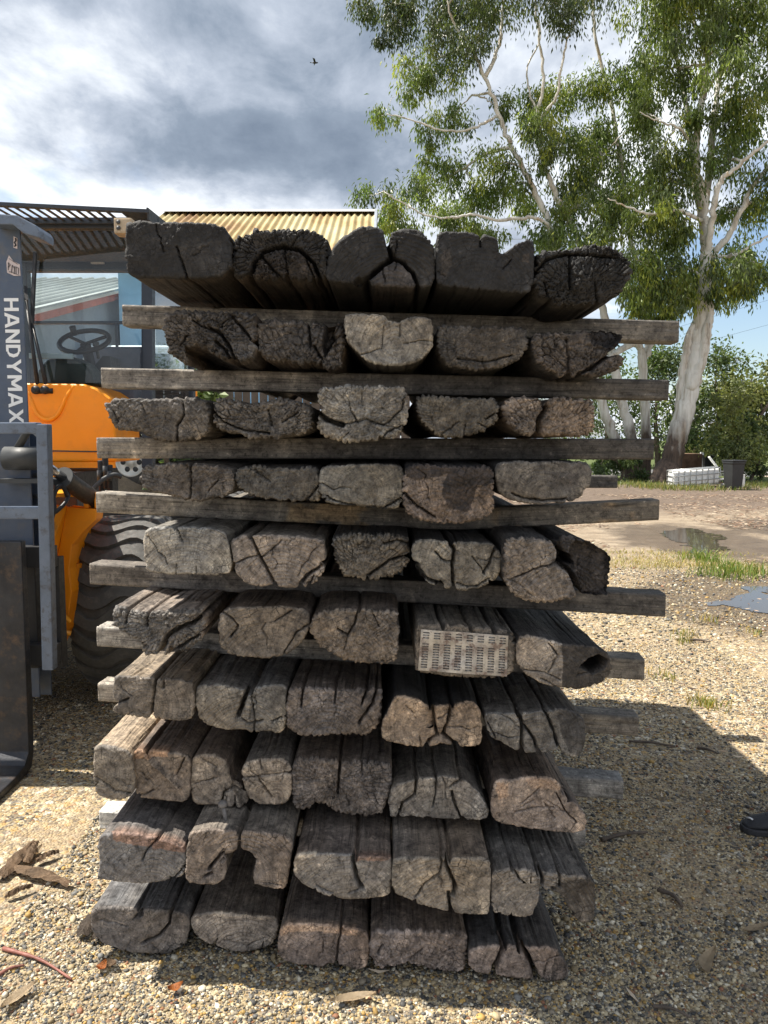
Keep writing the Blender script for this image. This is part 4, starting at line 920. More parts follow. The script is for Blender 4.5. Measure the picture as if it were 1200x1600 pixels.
# ---- cross battens between the rows
def batten(path, w, h, label, tone, seed, cap_tone=None, twist=0.0, patches=()):
    """path: 3D points of the middle of the front face line; w deep (along Y), h high"""
    path = np.array(path, float)
    d = np.sqrt((np.diff(path, axis=0)**2).sum(1)); s = np.concatenate([[0], np.cumsum(d)])
    n = int(s[-1]/.006); tt = np.linspace(0, s[-1], n)
    c = np.stack([np.interp(tt, s, path[:, k]) for k in range(3)], 1)
    if len(path) > 2:                                       # ease the bend
        ker = np.ones(31)/31
        for k in range(3):
            e = np.concatenate([np.full(15, c[0, k]), c[:, k], np.full(15, c[-1, k])]); c[:, k] = np.convolve(e, ker, 'valid')
        c[0] = path[0]; c[-1] = path[-1]
    prof, _ = resample(chaikin(chaikin(np.array([(0, -h/2), (w, -h/2), (w, h/2), (0, h/2), ])*.999+0)), .005) if False else (None, None)
    r = .005; q = []
    for (cx, cz, a0) in ((r, -h/2+r, math.pi), (w-r, -h/2+r, 1.5*math.pi), (w-r, h/2-r, 0), (r, h/2-r, .5*math.pi)):
        for k in range(4): q.append((cx+r*math.cos(a0+k*math.pi/6), cz+r*math.sin(a0+k*math.pi/6)))
    prof, u = resample(np.array(q), .0048)
    m = len(prof); ctr = prof.mean(0)
    tang = (path[-1]-path[0]); ang = math.atan2(tang[1], tang[0])
    loc = np.tile(prof[None], (n, 1, 1)); tl = np.repeat(tt[:, None], m, 1)
    # end caps: extra rings shrinking to the centre
    K = 7; capr = np.linspace(1, .02, K+1)[1:]
    a = np.stack([ctr+(prof-ctr)*k for k in capr]); loc = np.concatenate([a[::-1], loc, a])
    tl = np.concatenate([np.full((K, m), tt[0]), tl, np.full((K, m), tt[-1])])
    iscap = np.concatenate([np.ones((K, m)), np.zeros((n, m)), np.ones((K, m))]).ravel()
    px = np.interp(tl.ravel(), tt, c[:, 0]); py = np.interp(tl.ravel(), tt, c[:, 1]); pz = np.interp(tl.ravel(), tt, c[:, 2])
    lp = loc.reshape(-1, 2)
    g = np.stack([tl.ravel()*5+seed, lp[:, 0]*110, lp[:, 1]*110], 1)
    gr = fbm(g, seed, 4, .6); rid = sstep(.88, .99, 1-np.abs(vnoise(np.stack([tl.ravel()*1.6+seed, lp[:, 0]*60, lp[:, 1]*60], 1), seed+4)))
    rad = lp-ctr; rad /= np.maximum(np.hypot(*rad.T), 1e-6)[:, None]
    dsp = (.0011*gr-.0035*rid)*(1-iscap)
    lp = lp+rad*dsp[:, None]
    endn = np.sign(tl.ravel()-s[-1]/2)*iscap*.003*fbm(np.stack([lp[:, 0]*90, lp[:, 1]*90, tl.ravel()], 1), seed+8, 2)
    x = px+np.cos(ang)*endn-np.sin(ang)*lp[:, 0]; y = py+np.sin(ang)*endn+np.cos(ang)*lp[:, 0]; z = pz+lp[:, 1]
    pos = np.stack([x, y, z], 1)
    n1 = fbm(np.stack([tl.ravel()*3+seed, lp[:, 0]*16, lp[:, 1]*16], 1), seed+20, 4, .6)
    f = tl.ravel()/s[-1]
    t0, t1 = np.array(tone[0])[None], np.array(tone[1])[None]
    fe = sstep(.2, .55, f)[:, None]
    base = (t0*(1-fe)+t1*fe)*(1+.4*n1+.25*gr)[:, None]
    for (f0, f1, mul) in patches:
        pm = sstep(0, .02, f-f0)*sstep(0, .02, f1-f)*sstep(-.05, .18, fbm(np.stack([tl.ravel()*14, lp[:, 0]*24, lp[:, 1]*24], 1), seed+33, 3))
        base = base*(1+(np.array(mul)[None]-1)*pm[:, None])
    base = np.clip(base, .01, .8)
    T = n+2*K
    i = np.arange(T-1)[:, None]*m; j = np.arange(m)[None]
    quads = np.stack([i+j, i+n*0+m+j, i+m+(j+1) % m, i+(j+1) % m], -1).reshape(-1, 4)
    org = np.array([path[0][0], path[0][1], path[:, 2].min()-h/2])
    me = np_mesh("timber_batten", pos-org, quads, None, True, base)
    attr_vec(me, np.stack([lp[:, 0]+lp[:, 1]+seed*3., tl.ravel()+seed, lp[:, 0]*0], 1)); attr_alpha(me, iscap)
    o = link("timber_batten", me, M_BEARER); o.location = org
    return tag(o, label, "timber batten", "sawn battens between the sleeper rows")
BG = (.27, .25, .225); BM = (.17, .158, .142); BD = (.085, .08, .076)  # lit left ends are painted in the lighter tone, the rest darker
def bt(l, r, Yl, Yr, h, w, label, tone, seed, mid=None, **k):
    pts = [P(l[0], l[1], Yl)]
    if mid: pts.append(P(mid[0], mid[1], (Yl+Yr)/2))
    pts.append(P(r[0], r[1], Yr))
    return batten(pts, w, h, label, tone, seed, **k)
bt((191,492), (1061,518), 2.36, 2.30, .062, .075, "grey batten under the top row, poking out beside the cab at left", (BG, BM), 1)
bt((158,590), (1045,609), 2.27, 2.24, .058, .075, "long batten between the second and third rows of sleepers", (BG, BD), 2)
bt((151,700), (1022,702), 2.30, 2.28, .062, .075, "split dark ended batten between the third and fourth rows of sleepers", (BG, BD), 3)
bt((150,785), (1030,797), 2.36, 2.32, .063, .08, "sagging batten with pale paint patches between the fourth and fifth rows", ((.27,.25,.22), (.15,.135,.115)), 4, mid=(712,813), patches=[(.33,.5,(1.7,1.4,1.0)), (.70,.78,(1.6,1.35,1.05)), (.88,.97,(1.9,1.6,1.25))])
bt((140,897), (1040,947), 2.42, 2.24, .068, .09, "thick batten under the fifth row, its right end squared off above the gravel", ((.2,.18,.16), BD), 5)
bt((151,995), (1007,1047), 2.46, 2.30, .066, .085, "batten under the sixth row with a pale stub at left by the tyre", ((.34,.325,.3), BM), 6)
bt((153,1082), (998,1136), 2.52, 2.36, .062, .08, "batten under the seventh row with a small square sunlit end at left", ((.34,.31,.27), BM), 7)
bt((196,1170), (974,1236), 2.50, 2.36, .066, .08, "smooth grey batten under the eighth row, its end showing at right only", ((.2,.19,.18), (.2,.205,.21)), 8)
bt((155,1282), (915,1310), 2.40, 2.34, .06, .08, "batten under the ninth row with a whitish painted end at left", ((.62,.62,.6), (.2,.2,.2)), 9)
bt((700,752), (965,753), 3.9, 3.85, .062, .09, "dark rear batten jutting out past the right side of the fourth row", (BD, BD), 10)
# ------------------------------------------------------------------ trees
def gum_bark():
    m, nt, b = new_mat("gum_bark"); oc = objcoord(nt)
    s1 = noise_out(nt, scaled(nt, oc, (5, 5, .5)), 1.0, 7, .62, .6)
    r = ramp(nt, [(.25, (.16, .135, .11)), (.38, (.42, .38, .32)), (.48, (.58, .56, .51)), (.68, (.70, .69, .65)), (.8, (.46, .46, .45))]); nt.links.new(s1, r.inputs[0])
    s2 = noise_out(nt, scaled(nt, oc, (3, 3, .35)), 1.0, 4, .5, .4)
    o = ramp(nt, [(.6, (0, 0, 0)), (.7, (.6, .6, .6))]); nt.links.new(s2, o.inputs[0])
    c = mixc(nt, r.outputs[0], (.48, .30, .13), o.outputs[0])
    gp = nt.nodes.new("ShaderNodeNewGeometry"); sp = nt.nodes.new("ShaderNodeSeparateXYZ"); nt.links.new(gp.outputs["Position"], sp.inputs[0])
    z = mathn(nt, 'ADD', sp.outputs[2], mathn(nt, 'MULTIPLY', mathn(nt, 'SUBTRACT', noise_out(nt, scaled(nt, oc, (2.5, 2.5, .6)), 1.0, 5, .6), .5), 3.2))
    k = nt.nodes.new("ShaderNodeMapRange"); nt.links.new(z, k.inputs[0]); k.inputs[1].default_value = 1.3; k.inputs[2].default_value = 2.4; k.inputs[3].default_value = 1; k.inputs[4].default_value = 0
    rb = ramp(nt, [(.3, (.025, .018, .014)), (.7, (.13, .085, .06))]); nt.links.new(noise_out(nt, scaled(nt, oc, (14, 14, 1.5)), 1.0, 6, .7), rb.inputs[0])
    c = mixc(nt, c, rb.outputs[0], k.outputs[0]); nt.links.new(c, b.inputs["Base Color"]); b.inputs["Roughness"].default_value = .75
    bump(nt, b, noise_out(nt, scaled(nt, oc, (12, 12, 2)), 1.0, 6, .7), .5, .05)
    return m
M_GUM = gum_bark()
M_LEAF = leafy_mat("gum_leaves", .42, .42)
M_BUSH = leafy_mat("bush_leaves", .3, .55)
def catmull(p, k=6):
    p = np.asarray(p, float); q = np.vstack([2*p[0]-p[1], p, 2*p[-1]-p[-2]]); o = []
    for i in range(1, len(q)-2):
        for t in np.linspace(0, 1, k, endpoint=False):
            o.append(.5*((2*q[i])+(-q[i-1]+q[i+1])*t+(2*q[i-1]-5*q[i]+4*q[i+1]-q[i+2])*t*t+(-q[i-1]+3*q[i]-3*q[i+1]+q[i+2])*t**3))
    o.append(q[-2]); return np.array(o)
class Tree:
    def __init__(self, name, base, label, group, seed, bark=None):
        self.root = empty(name, tuple(base), label, "tree", group); self.b = np.array(base, float)
        self.mb = MB(); self.r = np.random.default_rng(seed); self.nodes = []; self.lv = []; self.lc = []; self.bark = bark or M_GUM
    def limb(self, pts, r0, r1, n=10, wob=.04, rec=True):
        p = catmull(pts, 7); k = np.linspace(0, 1, len(p)); rad = r0*(1-k)+r1*k
        p[1:-1] += self.r.normal(0, wob, (len(p)-2, 3))*.5
        rad = rad*(1+.06*self.r.normal(0, 1, len(p)))
        self.mb.tube(p, list(rad), n)
        if rec: self.nodes += [(q, rr) for q, rr in zip(p[3:], rad[3:])]
    def twig_to(self, c, r0=.035):
        ds = [np.linalg.norm((q-c)*np.array([1, 1, 1.15]))+max(0, q[2]-c[2])*.35 for q, _ in self.nodes]
        i = int(np.argmin(ds)); a, ra = self.nodes[i]
        m = (a+c)/2+np.array([0, 0, .12*np.linalg.norm(a-c)])+self.r.normal(0, .1, 3)
        self.limb([a, m, c], min(r0+.012*np.linalg.norm(a-c), ra*.8), .009, 6, .05)
    def cluster(self, c, rad, n, cols, flat=.8, ll=.20, lw=.026, hang=2.0, spr=None):
        r = self.r; k = spr or max(6, int(15*(rad/.8)**1.5))
        sp = r.normal(0, 1, (k, 3)); sp /= np.linalg.norm(sp, axis=1)[:, None]; sp = sp*(r.uniform(.25, 1, (k, 1))**.6)*rad*np.array([1, 1, flat])
        for s in sp:
            o = c+s
            if r.uniform() < .6: self.mb.tube([c+s*.05, c+s*.55+np.array([0, 0, .06]), o], [.012, .008, .004], 4)
            m = max(8, int(n/k*r.uniform(.5, 1.5)))
            col = np.array(cols[r.integers(0, len(cols))])*r.uniform(.75, 1.3)
            sr = rad*r.uniform(.2, .38)
            pos = o+r.normal(0, 1, (m, 3))*np.array([sr*.8, sr*.8, sr*1.05])
            d = r.normal(0, .6, (m, 3))+(pos-o)*.8/sr*.5; d[:, 2] -= hang; d /= np.linalg.norm(d, axis=1)[:, None]
            L = ll*r.uniform(.55, 1.35, (m, 1)); Wd = lw*r.uniform(.7, 1.4, (m, 1))
            s2 = np.cross(d, r.normal(0, 1, (m, 3))); s2 /= np.maximum(np.linalg.norm(s2, axis=1), 1e-6)[:, None]
            nn = np.cross(d, s2)*L*.12
            v = np.stack([pos, pos+d*L*.42+s2*Wd+nn, pos+d*L, pos+d*L*.42-s2*Wd+nn], 1)
            self.lv.append(v.reshape(-1, 3)); self.lc.append(np.repeat(col[None]*r.uniform(.72, 1.35, (m, 1)), 4, 0))
    def done(self, leafmat=None):
        self.mb.build("trunk", self.bark, self.root)
        if self.lv:
            v = np.concatenate(self.lv)-self.b; c = np.concatenate(self.lc)
            me = np_mesh("crown", v, np.arange(len(v)).reshape(-1, 4), None, False, c); link("crown", me, leafmat or M_LEAF, self.root)
        return self.root
GC = [(.10, .15, .04), (.14, .19, .05), (.185, .235, .055), (.088, .125, .045), (.12, .155, .07), (.28, .31, .06), (.17, .22, .06)]
GD = [(.06, .085, .032), (.085, .11, .04), (.07, .095, .04), (.115, .135, .045)]

# tree with the leaning pale trunk at right
TY = 27.0
T = lambda x, y, dy=0: P(x, y, TY+dy)
ba = G(1040, 752); sc_ = ba[1]; TY = ba[1]
t = Tree("gum_tree", ba, "tall white barked gum tree with leaning twisted trunk at the right edge", "tall gum trees behind the yard", 41)
t.limb([T(1040,762), T(1050,715), T(1064,665), T(1078,610), T(1088,560), T(1094,520), T(1097,480)], .40, .25, 16, .03)
t.limb([T(1050,745,.2), T(1058,690,.2), T(1062,640,.1), T(1066,590,.1), T(1072,555,0), T(1076,525,0), T(1085,505,0)], .20, .11, 12, .03)
t.limb([T(1078,610,-.15), T(1097,560,-.25), T(1104,520,-.3), T(1109,490,-.2), T(1106,470,-.1)], .19, .14, 10, .03)
for a in ((1012,765),(1028,770),(1056,768),(1075,762)): t.limb([T(1042,725), T((a[0]+1042)/2,742,-.5), T(a[0],a[1],-1.0)], .3, .09, 8, .02, False)
t.limb([T(1097,480), T(1101,440), T(1104,400), T(1102,370), T(1098,330), T(1090,280), T(1087,230), T(1095,170), T(1107,90), T(1110,10), T(1108,-80), T(1112,-160)], .24, .04, 12, .05)
t.limb([T(1103,405), T(1110,360,-.4), T(1118,310,-.8), T(1128,280,-1), T(1150,262,-1.2), T(1180,236,-1.5), T(1225,205,-2)], .13, .04, 10)
t.limb([T(1102,430,.2), T(1118,395,.3), T(1140,365,.2), T(1160,325,0), T(1180,285,0), T(1220,245,0), T(1290,200,0)], .13, .05, 10)
t.limb([T(1104,385,.4), T(1096,330,.8), T(1086,290,1.2), T(1078,220,1.6), T(1070,150,2), T(1056,80,2.2), T(1050,0,2.4)], .17, .05, 8)
t.limb([T(1098,330,0), T(1108,270,.8), T(1114,200,1.2), T(1124,120,1.5), T(1145,50,1.6), T(1165,-30,1.8)], .16, .05, 8)
t.limb([T(1098,345,-.2), T(1060,330,-1), T(1020,335,-1.5), T(985,325,-2), T(950,310,-2.2)], .07, .015, 8)
t.limb([T(1087,230), T(1060,200,-.6), T(1030,190,-1), T(1000,175,-1.5)], .06, .012, 8)
t.limb([T(1104,395), T(1140,400,-.4), T(1180,380,-.6), T(1230,350,-.6)], .07, .03, 8)
t.limb([T(1107,90), T(1090,50,.5), T(1070,0,.8), T(1050,-60,1)], .09, .03, 8)
for (x, y, s) in [(1024,110,44),(1062,126,40),(1018,33,48),(1145,33,46),(1178,66,44),(1134,110,38),(1145,181,40),(1178,154,40),(1035,236,42),(1139,247,38),(1018,297,44),(1057,286,40),(1000,345,36),(1035,420,42),(1145,418,38),(1090,432,36),(1010,450,36),(1060,460,36),(1110,450,32),(1150,455,26),(1175,430,30),(1185,330,36),(1215,290,45),(1225,120,50),(1050,360,34),(1030,395,34),(1165,215,34),(1080,20,44),(1180,0,40),(1115,60,30),(985,405,34),(1000,470,26),(1230,400,40),(1100,-60,70),(1190,-70,70),(1020,-60,60),(1260,30,60),(1270,220,60),(1140,330,26),(1075,185,30),(1060,60,30),(953,312,32),(1003,176,28),(1035,330,28),(1060,255,26),(1005,425,36),(1045,465,34),(1080,455,34),(1125,465,28),(1165,440,30),(1025,500,28),(985,450,28),(1150,400,34)]:
    c = T(x, y, t.r.uniform(-2.0, 1.8)); rad = s/F*TY*.92
    t.twig_to(c); t.cluster(c, rad, 1200*(rad/.8)**2, GC)
t.done()

# second gum: three pale stems leaning left
bb = G(992, 748); TY = bb[1]
t = Tree("gum_tree", bb, "tall gum tree with several pale stems splaying left behind the stack", "tall gum trees behind the yard", 52)
t.limb([T(990,756), T(975,715), T(958,680), T(943,640), T(932,600), T(918,550), T(903,500), T(886,440), T(870,390), T(852,335), T(825,280), T(800,230), T(780,180), T(758,120), T(735,70), T(705,25), T(690,-40)], .22, .03, 12, .05)
t.limb([T(998,756), T(990,700), T(978,650), T(966,610), T(958,560), T(946,500), T(930,440), T(905,380), T(885,335), T(862,290), T(845,240), T(838,190), T(850,120), T(842,60), T(832,-20)], .22, .03, 12, .05)
t.limb([T(1008,756,.4), T(1010,700,.4), T(1008,640,.4), T(1005,590,.3), T(1003,560,.2), T(1001,545,.2), T(992,537,.1), T(978,542,0), T(962,552,-.3), T(948,560,-.6), T(930,556,-.8), T(900,520,-1)], .20, .08, 12, .02)
t.limb([T(1003,570,.3), T(1015,530,.6), T(1010,480,1), T(1000,430,1.3), T(985,370,1.5), T(975,300,1.6), T(965,220,1.7), T(950,140,2), T(930,60,2.2), T(925,-20,2.4)], .15, .05, 8, .05)
t.limb([T(870,390), T(855,350,-.6), T(820,340,-1), T(780,345,-1.4), T(740,335,-1.7), T(700,340,-2), T(655,332,-2.2), T(600,300,-2.5)], .08, .02, 8)
t.limb([T(780,180), T(740,200,-.5), T(700,205,-1), T(650,190,-1.5), T(605,178,-1.8)], .06, .015, 6)
t.limb([T(800,230), T(760,240,.5), T(720,265,.8), T(680,290,1)], .08, .02, 6)
t.limb([T(758,120), T(780,70,.3), T(785,20,.5), T(790,-40,.6)], .08, .03, 6)
t.limb([T(838,190), T(870,150,-.5), T(880,90,-.8), T(893,40,-1), T(900,-20,-1)], .07, .02, 6)
t.limb([T(845,240), T(835,170,.6), T(822,110,.8), T(845,60,1), T(838,10,1.1)], .05, .02, 6)
t.limb([T(885,335), T(920,300,.5), T(940,260,.8), T(930,200,1)], .09, .03, 6)
t.limb([T(735,70), T(690,90,.4), T(660,110,.6), T(640,140,.8)], .06, .02, 6)
for (x, y, s) in [(573,8,26),(622,33,40),(600,62,16),(650,105,30),(650,143,28),(598,180,24),(688,121,30),(705,185,34),(672,210,26),(732,77,38),(760,28,44),(700,277,36),(650,300,32),(570,308,22),(628,345,36),(749,308,34),(771,258,34),(710,355,34),(787,308,34),(892,22,36),(831,165,36),(848,200,38),(881,150,38),(925,132,36),(969,132,34),(936,209,40),(991,154,34),(1005,195,30),(914,247,42),(963,247,40),(897,290,42),(969,308,36),(870,363,38),(848,376,30),(925,379,38),(897,330,36),(680,60,30),(705,20,40),(780,170,24),(805,290,26),(745,360,26),(690,330,26),(960,360,32),(820,330,26),(612,310,24),(665,265,24),(880,220,30),(780,375,24),(930,420,26),(620,5,30),(850,-40,60),(760,-50,60),(660,-50,50),(940,-40,60),(590,340,22),(940,300,30),(860,250,24)]:
    c = T(x, y, t.r.uniform(-1.8, 2.2)); rad = s/F*TY*.92
    t.twig_to(c, .03); t.cluster(c, rad, 1100*(rad/.8)**2, GC if y > 90 else GD)
t.done()

# background trees and bushes: leaf masses with their own trunks
DK = [(.055, .088, .028), (.08, .12, .035), (.11, .15, .045), (.065, .095, .04)]
OL = [(.125, .15, .05), (.16, .18, .05), (.10, .13, .045), (.22, .23, .07)]
def bushtree(name, base, h, wdt, cols, label, cat, group, seed, n=3000, ll=.2, lw=.06, trunk=.14, low=.25, hang=.4):
    t = Tree(name, base, label, group, seed, M_DBARK); t.root["category"] = cat
    b = np.array(base, float); r = t.r
    t.limb([b-[0, 0, .1], b+[r.normal(0, .2), 0, h*.35], b+[r.normal(0, .35), r.normal(0, .3), h*.7]], trunk, trunk*.35, 8, .03)
    k = max(10, int(h*wdt*.55)+8)
    for i in range(k):
        f = r.uniform(low, 1); prof = math.sin(min(1, (1-f)*1.35+.12)*math.pi/2)**.8
        a = r.uniform(0, 2*math.pi); rr = wdt*.5*prof*r.uniform(.25, .95)
        c = b+np.array([math.cos(a)*rr, math.sin(a)*rr, f*h*.94])
        t.twig_to(c, .02); cr = r.uniform(.13, .24)*(wdt+h)*.5
        t.cluster(c, cr, n/k, cols, .75, ll, lw, hang, max(5, int(7)))
    return t.done(M_BUSH)
M_DBARK = simple("dark_bark", (.10, .075, .055), .9, 0, .5, 8, .6, 30)
GB = "dense trees behind the road"
for i, (x, Y, top, wd, cols, lb, n) in enumerate([
    (1030, 40, 545, 5.0, DK, "dark shrubby tree between the stems of the gum trees", 4200),
    (950, 42, 520, 6.0, DK, "dark spreading tree behind the left gum stems", 3600),
    (1128, 40, 535, 4.5, DK, "thin dark casuarina right of the leaning gum trunk", 4200),
    (1165, 38, 585, 4.2, OL, "olive green bushy tree above the black wheelie bin", 5200),
    (1212, 40, 560, 5.0, OL, "yellow green tree at the right picture edge behind the road", 4600),
    (1290, 46, 520, 8, DK, "broad dark tree out past the right picture edge", 3000),
    (1085, 44, 590, 5, OL, "low olive tree just right of the leaning gum trunk", 3600),
    (860, 46, 560, 8, DK, "dark tree hidden mostly behind the stack", 2000)]):
    bp = P(x, 700, Y); bp[2] = 0; h = P(x, top, Y)[2]
    bushtree("background_tree", bp, h, wd, cols, lb, "tree", GB, 60+i, n, .22, .055, .16, .12)
for i, (x, y, hpx, wd, cols, lb) in enumerate([
    (965, 752, 46, 2.2, DK, "round dark green bush at the foot of the left gum stems"),
    (1142, 752, 150, 2.6, OL, "feathery green shrub growing beside the black wheelie bin"),
    (1172, 750, 100, 1.8, DK, "dark drooping shrub between the wheelie bin and the road"),
    (1185, 722, 60, 3.0, OL, "light green roadside bush beyond the road")]):
    bp = G(x, y); h = hpx/F*bp[1]
    bushtree("garden_bush", bp, h, wd, cols, lb, "bush", "bushes around the gum trees", 80+i, 3600, .15, .035, .06, .1)
bp = P(275, 600, 10.5); bp[2] = ground_z(bp[:1], bp[1:2])[0]
bushtree("garden_bush", bp, 2.35, 1.7, DK, "green bush in front of the blue shed wall beside the cab", "bush", "bushes around the gum trees", 88, 2600, .12, .04, .06, .2)
# ------------------------------------------------------------------ things along the far side of the yard
M_WHITE = simple("white_plastic", (.72, .73, .72), .45, 0, .12, 3, dirt=(.45, .42, .36))
M_BLACKP = simple("black_plastic", (.025, .026, .028), .45, 0, .3, 4)
M_GALV = simple("galvanised_tube", (.42, .43, .43), .4, .7, .2, 20)
M_BOARD = simple("old_brown_board", (.16, .09, .055), .85, 0, .4, 5, .5, 40)
M_WPOST = simple("white_paint", (.75, .75, .72), .6, 0, .1, 10)
M_ROADM = simple("asphalt", (.11, .11, .115), .85, 0, .2, 3, .4, 60)
def rotz(p, c, a):
    d = np.array(p)-c; return c+np.array([d[0]*math.cos(a)-d[1]*math.sin(a), d[0]*math.sin(a)+d[1]*math.cos(a), d[2]])
# wheelie bin
def wheelie_bin(base, h, label, rz=.2):
    w_ = h*.47; d_ = h*.55; b = np.array(base)
    root = empty("wheelie_bin", tuple(b), label, "wheelie bin", "black wheelie bins")
    t = np.array([math.cos(rz), math.sin(rz), 0]); n = np.array([-math.sin(rz), math.cos(rz), 0])
    def sec(s, z): return [b+t*(i*w_/2*s)+n*(j*d_/2*s)+[0, 0, z] for i, j in ((-1,-1),(1,-1),(1,1),(-1,1))]
    m = MB(); rings = [sec(.74, .06*h), sec(.80, .3*h), sec(.92, .82*h), sec(1.0, .84*h), sec(1.0, .9*h)]
    vs = [[m.bm.verts.new(tuple(p)) for p in r] for r in rings]
    for A_, B_ in zip(vs[:-1], vs[1:]):
        for k in range(4): m.bm.faces.new((A_[k], A_[(k+1) % 4], B_[(k+1) % 4], B_[k]))
    m.bm.faces.new(vs[0][::-1]); m.bm.faces.new(vs[-1])
    m.build("bin_body", M_BLACKP, root, .012)
    m = MB(); m.prism([b+t*(i*w_*.53)+n*(j*d_*.54)+[0, 0, .905*h] for i, j in ((-1,-1.05),(1,-1.05),(1,1),(-1,1))], (0, 0, .045*h)); m.build("lid", M_BLACKP, root, .015)
    m = MB(); m.bar(b-t*w_*.4+n*d_*.58+[0, 0, .9*h], b+t*w_*.4+n*d_*.58+[0, 0, .9*h], .03, .03); m.build("handle", M_BLACKP, root)
    for s in (-1, 1):
        m = MB(); m.lathe(b+t*(s*w_*.4)+n*d_*.42+[0, 0, .1*h], t, [(-.02, .0), (-.025, .1*h), (.025, .1*h), (.02, 0)], 20); m.build("wheel", M_BLACKP, root)
    return root
wheelie_bin(G(1145, 765), .94, "black wheelie bin beside the white crate, its pale lid closed")
wheelie_bin(G(1107, 747), .95, "smaller black bin standing behind the white crate", -.2)
# white caged tank lying on its side
b = G(1082, 760); a = -.16
root = empty("caged_tank", tuple(b), "white plastic tank in a wire cage lying on its side by the gum trunk", "caged tank")
Lx, Wy, Hz = 1.42, .95, .50
t = np.array([math.cos(a), math.sin(a), .09]); n = np.array([-math.sin(a), math.cos(a), 0]); u = np.array([0, 0, 1.])
q = lambda i, j, k: b+t*(i*Lx/2)+n*(j*Wy/2)+u*(k*Hz+.06)
m = MB(); m.prism([q(-.97,-.97,.03), q(.97,-.97,.03), q(.97,.97,.03), q(-.97,.97,.03)], tuple(u*Hz*.94)); m.build("tank", M_WHITE, root, .06, 3)
m = MB()
for i in np.linspace(-1, 1, 9):
    m.tube([q(i,-1,0), q(i,-1,1), q(i,1,1), q(i,1,0)], .014, 6)
for k in np.linspace(0, 1, 4): m.tube([q(-1,1,k), q(-1,-1,k), q(1,-1,k), q(1,1,k)], .014, 6)
for j in np.linspace(-1, 1, 5): m.tube([q(-1,j,1), q(1,j,1)], .014, 6)
m.build("cage", M_GALV, root)
# boards, box, posts
def one(name, mb, mat, label, cat, group=None, bevel=0.0, kind=None):
    o = mb.build(name, mat, None, bevel)
    c = sum((v.co for v in o.data.vertices), Vector())/len(o.data.vertices); c.z = min(v.co.z for v in o.data.vertices)
    o.data.transform(Matrix.Translation(-c)); o.location = c
    return tag(o, label, cat, group, kind)
p0 = G(1060, 752); y0 = p0[1]+2.5
m = MB(); m.box(P(1060,0+700,y0)[0], P(1098,700,y0)[0], y0, y0+1.1, 0, .95); one("wooden_crate", m, M_BOARD, "rusty brown timber box behind the white caged tank", "crate", bevel=.01)
BG_ = "loose boards beside the caged tank"
for (x0, yy0, x1, yy1, z1, mat, lb) in ((1088,759,1134,750,.25,M_WPOST,"long white board propped low in front of the wheelie bin"),(1106,730,1119,741,.62,M_WPOST,"short white board sticking up at the end of the caged tank"),(1092,760,1128,757,.12,M_BOARD,"dark weathered board lying under the white board")):
    a_ = G(x0, 760); a_[2] = .12 if yy0 > 740 else .95; c_ = G(x1, 760); c_[2] = z1
    m = MB(); m.bar(a_, c_, .13, .04); one("loose_board", m, mat, lb, "board", BG_, .004)
m = MB(); pb = G(1160, 762); m.box(pb[0]-.05, pb[0]+.05, pb[1]-.05, pb[1]+.05, 0, .42); one("low_marker_post", m, M_WPOST, "short white stub post right of the wheelie bin", "post", bevel=.006)
for (x, lb) in ((1097, "white guide post seen just right of the leaning gum trunk"), (1171, "white guide post beside the road at the right edge")):
    pb = P(x, 700, 31); m = MB(); m.box(pb[0]-.06, pb[0]+.06, 30.96, 31.04, 0, 1.0)
    m.box(pb[0]-.05, pb[0]+.05, 30.95, 30.96, .78, .9); one("guide_post", m, M_WPOST, lb, "post", "white roadside guide posts", .004)
# road with kerb
me = np_mesh("road", [(9.5, 32.2, .02), (90, 32.2, .02), (90, 38.5, .02), (9.5, 38.5, .02)], [(0, 1, 2, 3)])
tag(link("road", me, M_ROADM), "grey asphalt road beyond the yard", "road", kind="structure")
m = MB(); m.box(9.5, 90, 32.0, 32.18, 0, .14); tag(m.build("kerb", simple("concrete", (.42, .41, .39), .85, 0, .15, 4), None), "pale concrete kerb along the road", "kerb", kind="structure")
me = np_mesh("road_apron", [(14.5, 24.3, .008), (26, 24.3, .008), (26, 31.9, .008), (15.5, 31.9, .008)], [(0, 1, 2, 3)])
tag(link("road_apron", me, simple("pale_dirt", (.36, .29, .23), .9, 0, .25, 2, .4, 30)), "bare pale dirt shoulder beside the road", "dirt shoulder", kind="structure")
# power lines
m = MB()
one_l = [P(x, 505-(x-1080)*.30, 60)+np.array([0, 0, .0]) for x in np.linspace(1000, 1400, 12)]
m.tube(one_l, .009, 5); one("power_line", m, M_BLACKP, "upper thin power cable crossing the sky at right", "power line", "overhead power cables")
m = MB(); m.tube([P(x, 540-(x-1080)*.27, 60) for x in np.linspace(1000, 1400, 12)], .009, 5); one("power_line", m, M_BLACKP, "lower thin power cable crossing the sky at right", "power line", "overhead power cables")
# bird
m = MB(); c = P(492, 98, 40); V = lambda x, y, z: c+np.array([x, y, z])
m.lathe(c, (1, .2, .1), [(-.16, 0), (-.1, .03), (0, .05), (.09, .035), (.13, .03), (.17, .0)], 10)
for s in (-1, 1): m.face([V(.05, s*.03, .02), V(.02, s*.22, .09), V(-.08, s*.42, .04), V(-.07, s*.2, .05), V(-.05, s*.03, .02)])
m.face([V(-.13, -.02, 0), V(-.13, .02, 0), V(-.24, .05, .01), V(-.24, -.05, .01)])
one("bird", m, M_BLACKP, "tiny dark bird flying in the grey sky", "bird")

